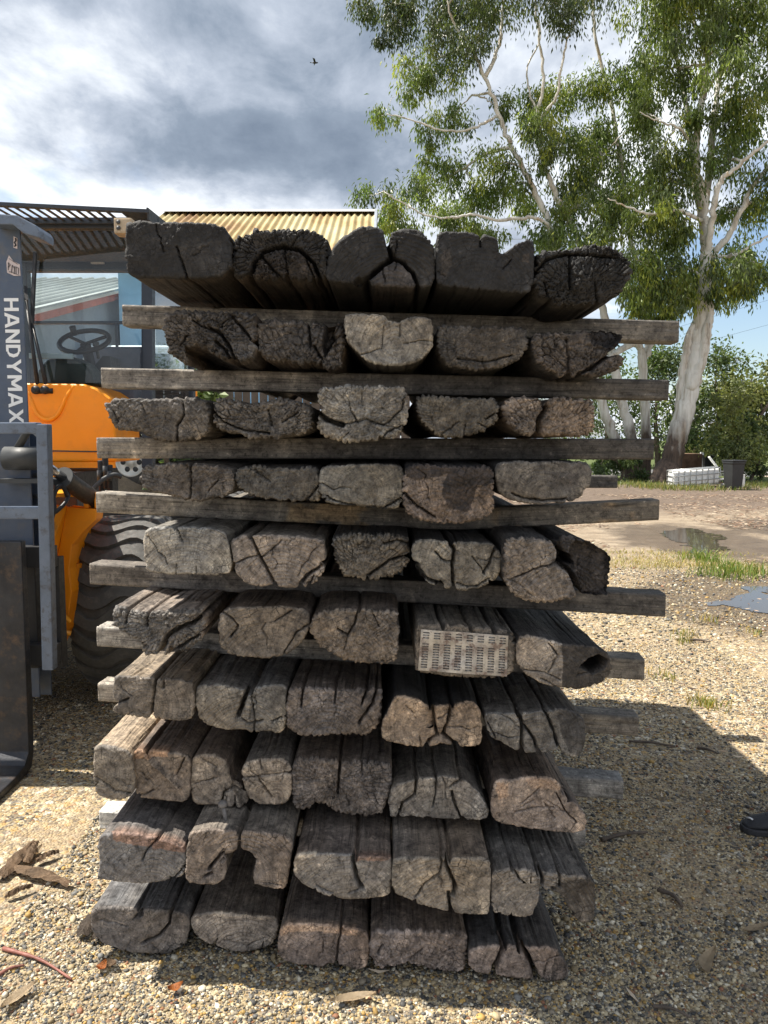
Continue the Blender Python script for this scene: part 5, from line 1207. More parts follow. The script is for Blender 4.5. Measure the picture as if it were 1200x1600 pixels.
# ------------------------------------------------------------------ scraps on the ground near the stack
M_STICK = simple("weathered_stick", (.09, .07, .055), .9, 0, .5, 20, .7, 150)
M_REDST = simple("red_twig", (.20, .075, .055), .6, 0, .35, 15, .4, 120)
M_BARK = simple("shed_bark", (.20, .135, .085), .9, 0, .55, 14, .9, 120)
M_PALEL = simple("dry_leaf_pale", (.42, .33, .22), .7, 0, .25, 25, .3, 120)
M_ORL = simple("dry_leaf_orange", (.42, .15, .04), .6, 0, .3, 25, .3, 120)
def stick(x0, y0, x1, y1, r, mat, label, bend=.02):
    a_ = G(x0, y0, r*1.2); c_ = G(x1, y1, r*1.2); mid = (a_+c_)/2; n_ = np.array([-(c_-a_)[1], (c_-a_)[0], 0]); n_ /= np.linalg.norm(n_)+1e-9
    pts = catmull([a_, mid+n_*bend+[0, 0, .004], c_], 6); k = len(pts)
    m = MB(); m.tube(pts, [r*(1-.5*i/k)*random.uniform(.8, 1.2) for i in range(k)], 7); one("fallen_stick", m, mat, label, "stick", "sticks on the gravel")
stick(5, 1482, 112, 1530, .006, M_REDST, "long reddish twig on sunlit gravel at the lower left", .012)
stick(-5, 1525, 38, 1508, .006, M_REDST, "short reddish twig at the left edge by the long twig", .006)
stick(940, 1312, 1012, 1300, .008, M_STICK, "thick dark stick right of the ninth row", .008)
stick(983, 1158, 1055, 1166, .007, M_STICK, "slender half bleached stick in the shade by the seventh row batten", .004)
stick(1090, 1168, 1122, 1177, .007, M_STICK, "small dark stick out in the shaded gravel away from the stack", .004)
stick(1028, 1390, 1066, 1416, .009, M_STICK, "crooked dark stick on shaded gravel at the lower right", .015)
stick(1020, 1572, 1080, 1590, .006, M_STICK, "dark twig near the bottom right of the gravel", .008)
stick(104, 1417, 119, 1436, .004, M_STICK, "tiny grey twig on sunlit gravel left of the bottom row", .002)
stick(1075, 1000, 1110, 1003, .012, M_STICK, "dark stick lying in sunlit gravel right of the sixth row", .02)
def bark(x0, y0, x1, y1, wd, label, seed, mat=None):
    r = random.Random(seed); a_ = G(x0, y0, .004); c_ = G(x1, y1, .004); d = c_-a_; L = np.linalg.norm(d); d /= L; s = np.array([-d[1], d[0], 0])
    m = MB(); N = 14; K = 5; rows = []
    for i in range(N+1):
        f = i/N; wv = wd*(.55+.45*math.sin(math.pi*min(1, f*1.1+.08)))*r.uniform(.8, 1.15)
        rows.append([m.bm.verts.new(tuple(a_+d*L*f+s*(j/(K-1)-.5)*wv+np.array([0, 0, .010+.012*math.cos((j/(K-1)-.5)*3)+r.uniform(-.003, .004)+.01*math.sin(f*3)]))) for j in range(K)])
    for A_, B_ in zip(rows[:-1], rows[1:]):
        for j in range(K-1): m.bm.faces.new((A_[j], A_[j+1], B_[j+1], B_[j]))
    r_ = bmesh.ops.solidify(m.bm, geom=m.bm.faces[:], thickness=.006)
    one("bark_strip", m, mat or M_BARK, label, "bark", "shed bark pieces on the gravel")
bark(0, 1378, 52, 1322, .05, "curled brown bark strip at the left edge pointing at the stack", 1)
bark(40, 1355, 58, 1322, .035, "small bark sliver overlapping the curled brown strip", 2)
bark(24, 1362, 110, 1388, .05, "splintered grey brown bark slab lying crosswise at the left", 3)
bark(8, 1408, 52, 1392, .022, "thin bark splinter below the crosswise slab", 4)
bark(56, 1352, 92, 1338, .03, "reddish bark flake above the crosswise slab", 5)
bark(128, 1470, 152, 1430, .05, "dark bark shred leaning by the bottom row left end", 6, M_STICK)
bark(150, 1476, 168, 1448, .04, "dark bark curl tucked under the bottom row left end", 7, M_STICK)
def leaf(x0, y0, x1, y1, wd, mat, label, seed, curl=.014):
    r = random.Random(seed); a_ = G(x0, y0, .012); c_ = G(x1, y1, .012); d = c_-a_; L = np.linalg.norm(d); d /= L; s = np.array([-d[1], d[0], 0])
    m = MB(); N = 12; rows = []
    for i in range(N+1):
        f = i/N; wv = wd*max(.03, math.sin(math.pi*f)**.75); off = s*(.12*L*math.sin(math.pi*f))
        z = curl*(f-.5)**2*4
        rows.append([m.bm.verts.new(tuple(a_+d*L*f+off+s*j*wv/2+np.array([0, 0, z+abs(j)*.006]))) for j in (-1, 0, 1)])
    for A_, B_ in zip(rows[:-1], rows[1:]):
        for j in range(2): m.bm.faces.new((A_[j], A_[j+1], B_[j+1], B_[j]))
    bmesh.ops.solidify(m.bm, geom=m.bm.faces[:], thickness=.001)
    one("fallen_leaf", m, mat, label, "leaf", "fallen gum leaves on the gravel")
leaf(2, 1583, 58, 1541, .035, M_PALEL, "long pale dead leaf in the lower left corner", 1)
leaf(516, 1572, 588, 1560, .032, M_PALEL, "pale leaf with pointed tip at the shadow edge below the stack", 2)
leaf(1106, 1530, 1118, 1486, .036, M_PALEL, "curved tan leaf on shaded gravel at the lower right", 3)
leaf(1162, 1462, 1205, 1450, .026, M_PALEL, "tan leaf at the right edge below the shoe", 4)
leaf(153, 1520, 166, 1508, .03, M_ORL, "bright orange leaf fragment by the shadow corner at lower left", 5)
leaf(262, 1552, 286, 1543, .03, M_ORL, "rusty orange leaf in the shadow below the bottom row", 6)
leaf(160, 1506, 182, 1513, .028, M_BARK, "small brown leaf beside the orange leaf fragment", 7)
leaf(57, 1340, 66, 1326, .03, M_PALEL, "cream leaf lying against the bark sliver at left", 8)
# ------------------------------------------------------------------ wheel loader with a lift mast and pallet forks
M_SLATE = simple("slate_blue_paint", (.06, .085, .135), .5, .0, .14, 5, .15, 60, dirt=(.10,.105,.115), coat=.1)
M_SLATE2 = simple("worn_slate_paint", (.115, .15, .21), .45, .0, .2, 9, .25, 60, dirt=(.05,.045,.042))
M_ORANGE = simple("orange_paint", (.95, .315, .003), .5, 0, .07, 3, dirt=(.84,.29,.012), coat=.08)
M_YELLOW = simple("amber_orange_paint", (.95, .38, .006), .42, 0, .1, 4, coat=.3, dirt=(.4,.2,.06))
M_BLACK = simple("black_steel", (.022, .023, .026), .5, .2, .3, 6)
M_RUBBER = simple("dusty_tyre_rubber", (.085, .084, .081), .85, 0, .3, 6, .5, 60, dirt=(.15,.142,.128))
M_FORK = simple("fork_steel", (.03, .032, .038), .45, .5, .4, 7, .3, 50, dirt=(.085,.06,.045))
M_CHROME = simple("chrome_rod", (.6, .6, .6), .15, 1, .05, 5)
M_GREYD = simple("dark_grey_plastic", (.045, .05, .055), .55, 0, .2, 6)
M_SEAT = simple("seat_vinyl", (.12, .13, .17), .6, 0, .15, 12)
M_SLATED = simple('dark_slate_lining', (.025, .038, .062), .7, 0, .15, 6)
M_LETTER = simple("white_lettering", (.78, .8, .82), .5, 0, .05, 8)
def glass(name, tint=(.85, .92, .93), rough=.0):
    m, nt, b = new_mat(name); nt.nodes.remove(b)
    g = nd(nt, "ShaderNodeBsdfGlossy"); g.inputs["Roughness"].default_value = .02
    t = nd(nt, "ShaderNodeBsdfTransparent"); t.inputs[0].default_value = (*tint, 1)
    f = nd(nt, "ShaderNodeFresnel", IOR=1.52)
    mx = nt.nodes.new("ShaderNodeMixShader"); nt.links.new(mathn(nt, 'MULTIPLY', f.outputs[0], 1.25), mx.inputs[0]); nt.links.new(t.outputs[0], mx.inputs[1]); nt.links.new(g.outputs[0], mx.inputs[2])
    nt.links.new(mx.outputs[0], nt.nodes["Material Output"].inputs[0]); return m
M_GLASS = glass("cab_glass")
LX = -2.17
L = empty("wheel_loader", (LX, 5.4, 0), "orange wheel loader with grey lift mast and pallet forks behind the stack at left", "wheel loader")
xz = lambda px, py, Y: (P(px, py, Y)[0], P(px, py, Y)[2])
# --- lift mast: two channel columns with cross members
def column(x0, x1, y0, y1, z0, z1):
    m = MB(); m.box(x0, x1, y0, y0+.012, z0, z1); m.box(x0, x0+.014, y0+.012, y1, z0, z1); m.box(x0+.014, x1-.1, y1-.012, y1, z0, z1); return m
xr = P(37, 500, 3.65)[0]
ztop = P(20, 337, 3.65)[2]
mast = column(xr-.19, xr, 3.65, 3.80, .25, ztop); mast = mast.build("mast_column", M_SLATE, L, .004)
m2 = column(2*LX-xr, 2*LX-xr+.19, 3.65, 3.80, .25, ztop); m2.build("mast_column", M_SLATE, L, .004)
for z_ in (ztop-.44, .56):
    m = MB(); m.box(2*LX-xr, xr-.13, 3.81, 3.86, z_-.06, z_+.06); m.build("mast_crossbar", M_SLATE, L, .004)
# inner channel seen below
m = column(xr-.28, P(60, 760, 3.78)[0], 3.83, 3.92, .2, P(0, 668, 3.8)[2]); m.build("inner_channel", M_SLATE, L, .004)
# hooked top bracket
Yb = 3.56
m = MB(); m.prism([P(-14,333,Yb), P(26,336,Yb), P(56,352,Yb), P(61,360,Yb), P(60,371,Yb), P(36,364,Yb), P(20,351,Yb), P(-14,350,Yb)], (0, .16, 0)); m.build("mast_bracket", M_SLATE2, L, .005)
# lettering
GL = {  # capitals as strokes in a unit cell (x right, y up)
 'H': (.84, [((.1,0),(.1,1)),((.74,0),(.74,1)),((.1,.5),(.74,.5))]),
 'A': (.98, [((.09,0),(.44,1)),((.89,0),(.54,1)),((.24,.28),(.74,.28))]),
 'N': (.88, [((.1,0),(.1,1)),((.78,0),(.78,1)),((.12,.96),(.76,.04))]),
 'D': (.84, [((.1,0),(.1,1)),((.1,.91),(.45,.91)),((.42,.92),(.66,.76)),((.64,.80),(.74,.5)),((.74,.5),(.64,.20)),((.66,.24),(.42,.08)),((.45,.09),(.1,.09))]),
 'Y': (.94, [((.47,0),(.47,.46)),((.10,1),(.48,.40)),((.84,1),(.46,.40))]),
 'M': (1.04, [((.1,0),(.1,1)),((.94,0),(.94,1)),((.14,.98),(.52,.26)),((.90,.98),(.52,.26))]),
 'X': (.94, [((.11,0),(.83,1)),((.83,0),(.11,1))]),
}
z1 = P(22, 466, 3.65)[2]; z0 = P(22, 661, 3.65)[2]; xa = P(10.5, 560, 3.65)[0]; xb = P(33, 560, 3.65)[0]
word = "HANDYMAX"; tot = sum(GL[k][0]+.13 for k in word)-.13
bm = bmesh.new(); cur = 0; nst = 0; T_ = .215
for k in word:
    for a_, b_ in GL[k][1]:
        a_ = np.array(a_, float); b_ = np.array(b_, float); d_ = (b_-a_)/np.linalg.norm(b_-a_)
        if abs(d_[1]) > .05: hx = np.array([T_/2/abs(d_[1])*min(1, abs(d_[1])+.12), 0])   # horizontal cut ends
        else: hx = np.array([0, T_*.42])
        q4 = [a_-hx, a_+hx, b_+hx, b_-hx]; nst += 1
        vs = [bm.verts.new((xa+(xb-xa)*min(1, max(0, y_)), 3.6485-.00012*(nst % 9), z1+(z0-z1)*(cur+x_)/tot)) for x_, y_ in q4]
        bm.faces.new(vs)
    cur += GL[k][0]+.13
bmesh.ops.recalc_face_normals(bm, faces=bm.faces); bmesh.ops.translate(bm, verts=bm.verts, vec=-L.location)
me = bpy.data.meshes.new("mast_lettering"); bm.to_mesh(me); bm.free()
link("mast_lettering", me, M_LETTER, L)
# stickers
M_STK = simple("faded_sticker", (.55, .48, .48), .6, 0, .15, 30)
m = MB(); m.prism([P(14,399,3.647), P(21,408,3.647), P(31,413,3.647), P(32,431,3.647), P(22,431,3.647), P(11,426,3.647), P(10,409,3.647)], (0, .001, 0)); st_ = m.build("warning_sticker", M_STK, L)
m = MB()
for (a_, b_) in (((13,410),(13,422)),((13,410),(16,414)),((16,414),(13,418)),((19,414),(18,426)),((19,414),(23,420)),((23,416),(22,428)),((25,417),(25,428)),((25,417),(29,419)),((29,419),(29,428)),((14,404),(28,413)),((14,424),(30,430))):
    m.bar(P(*a_, 3.6455), P(*b_, 3.6455), .0035, .0015)
m.build("sticker_print", M_BLACK, st_)
m = MB(); m.prism([P(21,369,3.647), P(27,372,3.647), P(27,389,3.647), P(21,387,3.647)], (0, .001, 0)); st_ = m.build("hook_sticker", M_STK, L)
m = MB(); m.tube([P(24,372,3.645), P(25,376,3.645), P(22.5,379,3.645), P(25,383,3.645), P(22.5,385,3.645)], .0035, 5); m.build("sticker_print", M_BLACK, st_)
# --- load backrest frame of square tube
Yf = 3.42
def sq(path, wd=.055):
    m = MB()
    for a_, b_ in zip(path[:-1], path[1:]): m.bar(a_, b_, wd, wd, (0, 1, 0))
    return m
xl = LX-(P(70, 670, Yf)[0]-LX)
tr_ = P(69, 669, Yf); br_ = P(78, 1045, Yf)
m = MB(); zt = tr_[2]
m.bar((xl, Yf, zt), (tr_[0]-.02, Yf, zt), .055, .05); m.bar((tr_[0], Yf, zt+.018), (br_[0], Yf, br_[2]), .05, .055, (0, 1, 0)); m.bar((tr_[0]-.04, Yf, zt+.004), (tr_[0], Yf, zt-.03), .05, .045, (0, 1, 0))
m.bar((xl, Yf, zt+.02), (xl, Yf, br_[2]), .05, .055, (0, 1, 0))
zl = P(0, 801, Yf)[2]; m.bar((xl+.03, Yf, zl), (tr_[0]-.005, Yf, zl), .05, .055)
for x in (LX-.25, LX+.12): m.bar((x, Yf, zt-.03), (x, Yf, zl+.03), .04, .035, (0, 1, 0))
m.build("load_guard", M_SLATE2, L, .006)
# carriage behind the forks
m = MB(); x1_ = P(92, 950, 3.55)[0]
for y_ in (870, 1022): z_ = P(0, y_, 3.52)[2]; m.box(2*LX-x1_, x1_, 3.50, 3.56, z_-.05, z_+.05)
za, zb = P(0, 872, 3.55)[2], P(0, 1046, 3.55)[2]
for xx in (P(48, 950, 3.55)[0], x1_-.02, 2*LX-x1_+.05): m.box(xx-.035, xx+.02, 3.565, 3.63, zb, za)
m.build("fork_carriage", M_BLACK, L, .004)
m = MB(); c = P(56, 716, 3.6); m.tube([c+[-.14, 0, .0], c+[.035, 0, .0]], .055, 16); m.tube([c+[-.1,0,.02], c+[-.03, 0, .13], c+[-.03, 0, .16]], .018, 8); m.box(c[0]-.16, c[0]+.02, 3.56, 3.66, c[2]-.115, c[2]-.095); m.build("mast_pivot", M_GREYD, L)
# forks
xf = P(33, 850, 3.36)[0]
for s, xx in ((1, xf-.15), (-1, 2*LX-xf)):
    m = MB(); z_ = P(0, 846, 3.36)[2]; pr = [(3.405, z_), (3.36, z_), (3.345, .10), (3.30, .055), (3.2, .04), (2.35, .03), (2.3, .015), (2.35, .006), (3.3, .006), (3.37, .02), (3.395, .08), (3.405, .3)]
    m.prism([(xx, y_, z_) for y_, z_ in pr], (.15, 0, 0)); m.build("fork", M_FORK, L, .006)
for y_ in (742, 775):
    for x_ in (45, 56): m = MB(); m.lathe(P(x_, y_, 3.826), (0, -1, 0), [(0, .013), (.01, .013), (.012, .008), (.012, .001)], 6); m.build("bolt", M_GREYD, L)
# --- tilt cylinder
a_ = P(72, 728, 3.70); d_ = P(150, 783, 4.12); k_ = a_+(d_-a_)*.30
m = MB(); m.tube([k_, a_+(d_-a_)*.33, a_+(d_-a_)*.335, d_-(d_-a_)*.04, d_], [.056, .056, .047, .047, .03], 18); cy = m.build("hydraulic_cylinder", M_GREYD, L)
m = MB(); m.tube([a_, k_], .024, 12); m.build("piston_rod", M_CHROME, cy)
m = MB(); m.tube(catmull([P(80,812,3.72), P(85,795,3.74), P(84,775,3.76), P(92,760,3.78), P(99,762,3.8), P(104,772,3.82), P(106,780,3.84)], 6), .011, 8); m.tube(catmull([P(78,806,3.72), P(92,796,3.76), P(103,784,3.8), P(107,774,3.84), P(104,768,3.86)], 6), .010, 8); m.build("hydraulic_hose", M_BLACK, L)
# --- orange lift arm and front frame
Ya = 4.02
m = MB()
m.prism([P(104,792,Ya), P(152,796,Ya), P(150,812,Ya), P(131,830,Ya), P(112,852,Ya), P(108,890,Ya), P(112,925,Ya), P(104,985,Ya), P(92,1012,Ya), P(84,1005,Ya), P(86,890,Ya)], (0, .10, 0)); m.build("lift_arm", M_ORANGE, L, .006)
m = MB(); m.prism([P(52,786,3.84), P(104,792,Ya-.003), P(85,890,Ya-.003), P(81,905,3.96), P(58,905,3.84)], (-.01, .05, 0)); m.build("lift_arm", M_YELLOW, L, .004)
m = MB(); m.prism([P(50,778,3.95), P(128,776,3.95), P(150,770,4.6), P(60,770,4.6)], (0, 0, .02)); m.build("arm_deck", M_YELLOW, L)
m = MB(); m.box(P(129,785,Ya)[0], P(137,785,Ya)[0], 4.03, 4.12, P(0,794,Ya)[2], P(0,770,Ya)[2]); m.box(P(146,785,Ya)[0], P(154,785,Ya)[0], 4.03, 4.12, P(0,794,Ya)[2], P(0,770,Ya)[2]); m.build("cylinder_lug", M_ORANGE, L, .004)
m = MB(); m.box(LX-.45, P(155,790,4.5)[0], 4.15, 5.6, .45, .82); m.box(LX-.32, P(154,900,4.5)[0], 4.12, 4.5, .82, 1.02); m.build("front_frame", M_ORANGE, L, .01)
m = MB(); c1 = P(92, 955, 3.98); m.tube(catmull([P(92,945,3.96), P(100,962,3.97), P(110,972,3.98)], 5), .012, 8); m.tube(catmull([P(92,985,3.96), P(101,988,3.97), P(111,990,3.98)], 5), .014, 8); m.build("guard_rail", M_YELLOW, L)
# axle and running gear in the dark below the cab
m = MB(); m.box(LX-.5, -1.9, 4.75, 5.5, .75, 1.3); m.box(LX-.5, LX+.4, 5.5, 6.9, .7, 1.0); m.tube([(LX-.6, 4.62, .53), (LX+.6, 4.62, .53)], .11, 16); m.tube([(LX-.6, 7.0, .53), (LX+.6, 7.0, .53)], .11, 16)
for x_, y_ in ((158, 745), (165, 738), (172, 752)): c = P(x_, y_, 4.66); m.tube([c+[0, 0, -.1], c+[0, 0, .1]], .02, 8)
m.build("chassis", M_BLACK, L, .01)
m = MB()
for x_, y_ in ((155, 735), (164, 728), (170, 736)): c = P(x_, y_, 4.62); m.tube([c, c+[.0, .0, -.06]], .014, 8)
m.tube(catmull([P(140,770,4.5), P(160,750,4.55), P(178,742,4.6), P(190,745,4.62)], 6), .015, 8)
m.build("hose_fittings", M_GREYD, L)
m = MB(); m.box(-2.72, -1.96, 3.87, 4.1, .35, 1.3); m.build("mast_shade_box", M_BLACK, L, .01)  # unseen block added beside the mast to shade the gravel
m = MB(); m.box(LX-.5, -1.92, 4.15, 7.0, .32, .72); m.build("belly_shade_box", M_BLACK, L, .02)  # bulk added under the loader to close up its ground shadow
# --- wheels with chevron lugs
def loader_wheel(xc, yc, R_=.525, W_=.44, side=1):
    m = MB(); w2 = W_/2
    m.lathe((xc, yc, R_), (1, 0, 0), [(-w2*.8, R_*.5), (-w2*.98, R_*.72), (-w2*.97, R_*.88), (-w2*.82, R_*.945), (0, R_*.955), (w2*.82, R_*.945), (w2*.97, R_*.88), (w2*.98, R_*.72), (w2*.8, R_*.5)], 48)
    N = 27
    for k in range(N):
        a0 = 2*math.pi*k/N; pr = []; fs = np.linspace(-1, 1, 13)
        for f in fs:
            an = a0+.075*math.sin(f*4.2)+.03*abs(f); hw = .078+.012*math.sin(f*6+1); ed = abs(f) > .93
            ri, ro = R_*(.90 if not ed else .84), R_*(1.0-.03*f*f if not ed else .93)
            for rr, da in ((ri, -hw*1.15), (ro, -hw*.85), (ro, hw*.85), (ri, hw*1.15)):
                pr.append((xc+w2*f*1.0, yc-rr*math.cos(an+da), R_+rr*math.sin(an+da)))
        vs = [m.bm.verts.new(p) for p in pr]
        for i in range(12):
            for j in range(3): m.bm.faces.new((vs[i*4+j], vs[i*4+j+1], vs[i*4+4+j+1], vs[i*4+4+j]))
        m.bm.faces.new(vs[:4]); m.bm.faces.new(vs[-4:])
    ty = m.build("tyre", M_RUBBER, L)
    m = MB(); e = side*w2
    m.lathe((xc, yc, R_), (side, 0, 0), [(w2*.55, R_*.52), (w2*.85, R_*.51), (w2*.6, R_*.46), (w2*.35, R_*.4), (w2*.3, R_*.2), (w2*.5, R_*.17), (w2*.5, 0.001)], 32); m.build("wheel_rim", M_ORANGE, ty)
xw = P(106, 900, 4.15)[0]+.22
for xc, s in ((xw, 1), (2*LX-xw, -1)):
    for yc in (4.62, 7.05): loader_wheel(xc, yc, side=s)
# --- cab
YC0, YC1 = 5.0, 5.16                                         # windscreen foot and head
xR = P(238, 560, 5.05)[0]; xL = 2*LX-xR
zF = P(0, 598, YC0)[2]; zH = P(0, 352, YC1)[2]; YB = 6.15
m = MB(); pw = .07
for x_ in (xR-pw/2, xL+pw/2):
    m.bar((x_, YC0+.02, zF-.55), (x_, YC1, zH), pw, .08, (0, 1, 0)); m.bar((x_, YB, zF-.2), (x_, YB, zH), pw, .08, (0, 1, 0))
    m.bar((x_, YC1, zH), (x_, YB, zH), .07, .07); m.bar((x_, YC0+.3, zF-.22), (x_, YB, zF-.22), .07, .07)
m.bar((xL, YC1, zH), (xR, YC1, zH), .08, .06); m.bar((xL, YB, zH-.03), (xR, YB, zH-.03), .07, .12)
m.bar((xL+.07, YB, zF+.02), (xR-.07, YB, zF+.02), .05, .05); m.bar((xL+.07, YB, zF+.55), (xR-.07, YB, zF+.55), .025, .025)
xm_ = P(182, 515, YB)[0]; m.bar((xm_, YB, zF+.03), (xm_, YB, zF+.54), .022, .022, (0, 1, 0))
m.build("cab_frame", simple("black_cab_paint", (.022, .03, .045), .45, 0, .15, 6), L, .008)
# lining above the rear window
m = MB(); za_ = P(0, 424, YB)[2]; m.box(xL+.08, xR-.08, YB-.06, YB-.035, za_, zH-.06); m.box(xL+.06, xR-.06, YC1+.05, YB-.07, zH-.03, zH-.012); ln = m.build("roof_lining", M_SLATED, L, .004)
m = MB(); c = P(153, 410, YB-.07); m.box(c[0]-.05, c[0]+.05, YB-.085, YB-.062, c[2]-.012, c[2]+.012); m.build("lining_label", M_STK, ln)
def pane(name, pts):
    me = np_mesh(name, np.array(pts)-np.array(L.location), [tuple(range(4))]); return link(name, me, M_GLASS, L)
pane("windscreen", [(xL+.07, YC0-.0, zF), (xR-.07, YC0-.0, zF), (xR-.07, YC1-.02, zH-.03), (xL+.07, YC1-.02, zH-.03)])
pane("rear_window", [(xL+.07, YB+.02, zF+.04), (xR-.07, YB+.02, zF+.04), (xR-.07, YB+.02, zH-.1), (xL+.07, YB+.02, zH-.1)])
for x_ in (xR-.02, xL+.02): pane("side_window", [(x_, YC0+.1, zF-.18), (x_, YB-.05, zF-.18), (x_, YB-.05, zH-.05), (x_, YC1+.06, zH-.05)])
# roof, slatted visor
m = MB(); m.box(xL-.03, xR+.03, YC1-.02, YB+.1, zH-.005, zH+.025); m.build("cab_roof", M_SLATE, L, .02)
m = MB(); f0 = P(-5, 319.5, 4.74); f1 = P(234, 331, 4.90); xe = f1[0]; xle = 2*LX-xe
fm = f0+(f1-f0)*((LX-f0[0])/(f1[0]-f0[0])); f2 = np.array([xle, f1[1], fm[2]*2-f1[2]])
fr = lambda x: f0+(f1-f0)*((x-f0[0])/(f1[0]-f0[0])) if x > LX-.3 else f0+(f1-f0)*((LX-.3-f0[0])/(f1[0]-f0[0]))+np.array([x-LX+.3, 0, 0])
zb_ = P(0, 346, YC1-.05)[2]
m.bar(fr(xle), fr(LX-.3), .04, .022); m.bar(fr(LX-.3), f1, .04, .022); m.bar((xle, YC1-.05, zb_), (xe, YC1-.05, zb_), .05, .038)
for x_ in (xe-.015, xle+.015): a__ = fr(x_); m.prism([(x_, a__[1]-.02, a__[2]+.02), (x_, a__[1], a__[2]-.05), (x_, YC1, zb_-.05), (x_, YC1+.3, zb_+.05)], (.012, 0, 0))
m.bar(fr(xe-.10)-[0, 0, .0], (xe-.10, YC1-.06, zb_+.0), .15, .014)
for x_ in np.arange(xle+.03, xe-.22, .058): a__ = fr(x_); m.bar(a__-[0, 0, .002], (x_, YC1-.06, zb_), .024, .003)
m.build("roof_guard", simple("black_guard_paint", (.026, .034, .048), .5, 0, .15, 6), L, .003)
m = MB(); c = P(193, 355, 4.58); m.box(c[0]-.045, c[0]+.06, 4.54, 4.64, c[2]-.045, c[2]+.045); lamp_ = m.build("marker_lamp", simple("tan_lens", (.42, .33, .22), .4, 0, .2, 30), L, .012)
m = MB()
for dx, dz in ((-.015, .018), (-.015, -.015)): m.lathe((c[0]+dx, 4.538, c[2]+dz), (0, -1, 0), [(0, .012), (.004, .012), (.004, .001)], 12)
m.build("lamp_screw", M_GREYD, lamp_)
# wipers
def wiper(p0, p1, p2):
    m = MB(); m.tube([P(*p0, 4.93), P(*p1, 5.0)], [.014, .009], 8); m.bar(P(*p1, 5.01), P(*p2, 5.07), .02, .018); m.lathe(P(*p0, 4.95), (0, -1, 0), [(0, .028), (.05, .026), (.05, .001)], 14); m.build("wiper", M_BLACK, L)
wiper((60, 610), (41, 470), (40, 448)); wiper((74, 610), (50, 505), (55, 395))
m = MB(); m.tube([P(58, 611, 4.93), P(84, 611, 4.93)], .02, 10); m.build("wiper_motor", M_BLACK, L)
# front cowl
m = MB(); Yk = 4.92
m.prism([P(0,598,Yk), P(96,599,Yk), P(130,600,Yk), P(148,606,Yk), P(172,622,Yk), P(178,640,Yk), P(182,722,Yk), P(0,722,Yk)], (0, .5, 0)); cw = m.build("front_cowl", M_ORANGE, L, .02, 3)
m = MB(); m.tube(catmull([P(45,612,Yk+.01), P(54,640,Yk), P(63,652,Yk-.004), P(76,656,Yk-.006), P(88,650,Yk-.004), P(97,636,Yk), P(104,620,Yk+.004), P(117,602,Yk+.012)], 8), .014, 10); m.build("cowl_crease", M_ORANGE, cw)
m = MB(); m.bar(P(40,704,Yk-.002), P(181,706,Yk-.002), .006, .008); m.build("cowl_seam", M_GREYD, cw)
# side of the cab below the window and the rear engine hood
m = MB(); m.box(xR-.05, xR+.0, YC0+.45, YB+.05, zF-.30, zF-.20); m.build("door_sill", M_SLATE, L)
m = MB(); m.box(-3.35, -2.74, 6.25, 7.9, 1.1, 1.7); m.build("engine_hood", M_ORANGE, L, .05, 3)
m = MB(); m.box(-1.97, -1.85, 7.2, 7.72, 1.5, 2.02); m.build("rear_fender", M_ORANGE, L, .02)
# interior
m = MB(); cs = P(180, 560, 5.75); m.box(cs[0]-.24, cs[0]+.26, 5.75, 5.85, zF+.0, cs[2]+.09); m.box(cs[0]-.24, cs[0]+.26, 5.4, 5.75, zF-.12, zF+.0); m.build("seat", M_SEAT, L, .05, 3)
m = MB(); c = P(132, 533, 5.36); ax = Vector((0, -.55, .84)).normalized(); s_ = Vector((1, 0, 0)); t_ = ax.cross(s_)
ring = [Vector(c)+(s_*math.cos(k*math.pi/12)+t_*math.sin(k*math.pi/12))*.165 for k in range(25)]; m.tube(ring, .017, 8, False)
for k in (2, 10, 18): m.tube([Vector(c)-ax*.02, ring[k]], .012, 6)
m.tube([Vector(c)-ax*.02, Vector(c)-ax*.45], .035, 10); m.tube([Vector(c)+s_*(-.10)+t_*.1, Vector(c)+s_*(-.10)+t_*.1+ax*.06], .022, 8); m.build("steering_wheel", M_BLACK, L)
m = MB(); m.prism([P(56,602,5.14), P(58,578,5.14), P(72,562,5.14), P(92,555,5.14), P(112,557,5.14), P(130,566,5.14), P(143,582,5.14), P(148,602,5.14)], (0, .22, 0)); db = m.build("dashboard", simple("dark_green_trim", (.022, .034, .03), .5, 0, .2, 8), L, .03, 3)
m = MB(); m.bar(P(46,556,5.1), P(114,557,5.1), .02, .035); m.build("data_strip", simple("pale_strip", (.45, .55, .6), .5), db, .003)
m = MB(); m.prism([P(146,600,5.5), P(150,568,5.5), P(160,556,5.5), P(172,556,5.5), P(176,600,5.5)], (0, .2, 0)); m.tube([P(154,560,5.45), P(150,540,5.4)], .012, 8); m.lathe(P(150,538,5.4), (0,0,1), [(-.02,.001),(-.015,.022),(.015,.022),(.02,.001)], 12); m.build("side_console", M_GREYD, L, .02)
m = MB(); m.box(xL+.1, xR-.08, YB-.02, YB+.02, zF-.2, zF+.0); m.build("rear_panel", M_SLATED, L)
m = MB(); m.box(xL+.1, xR-.1, 5.2, 6.1, zF-.27, zF-.22); m.build("cab_floor", M_GREYD, L)

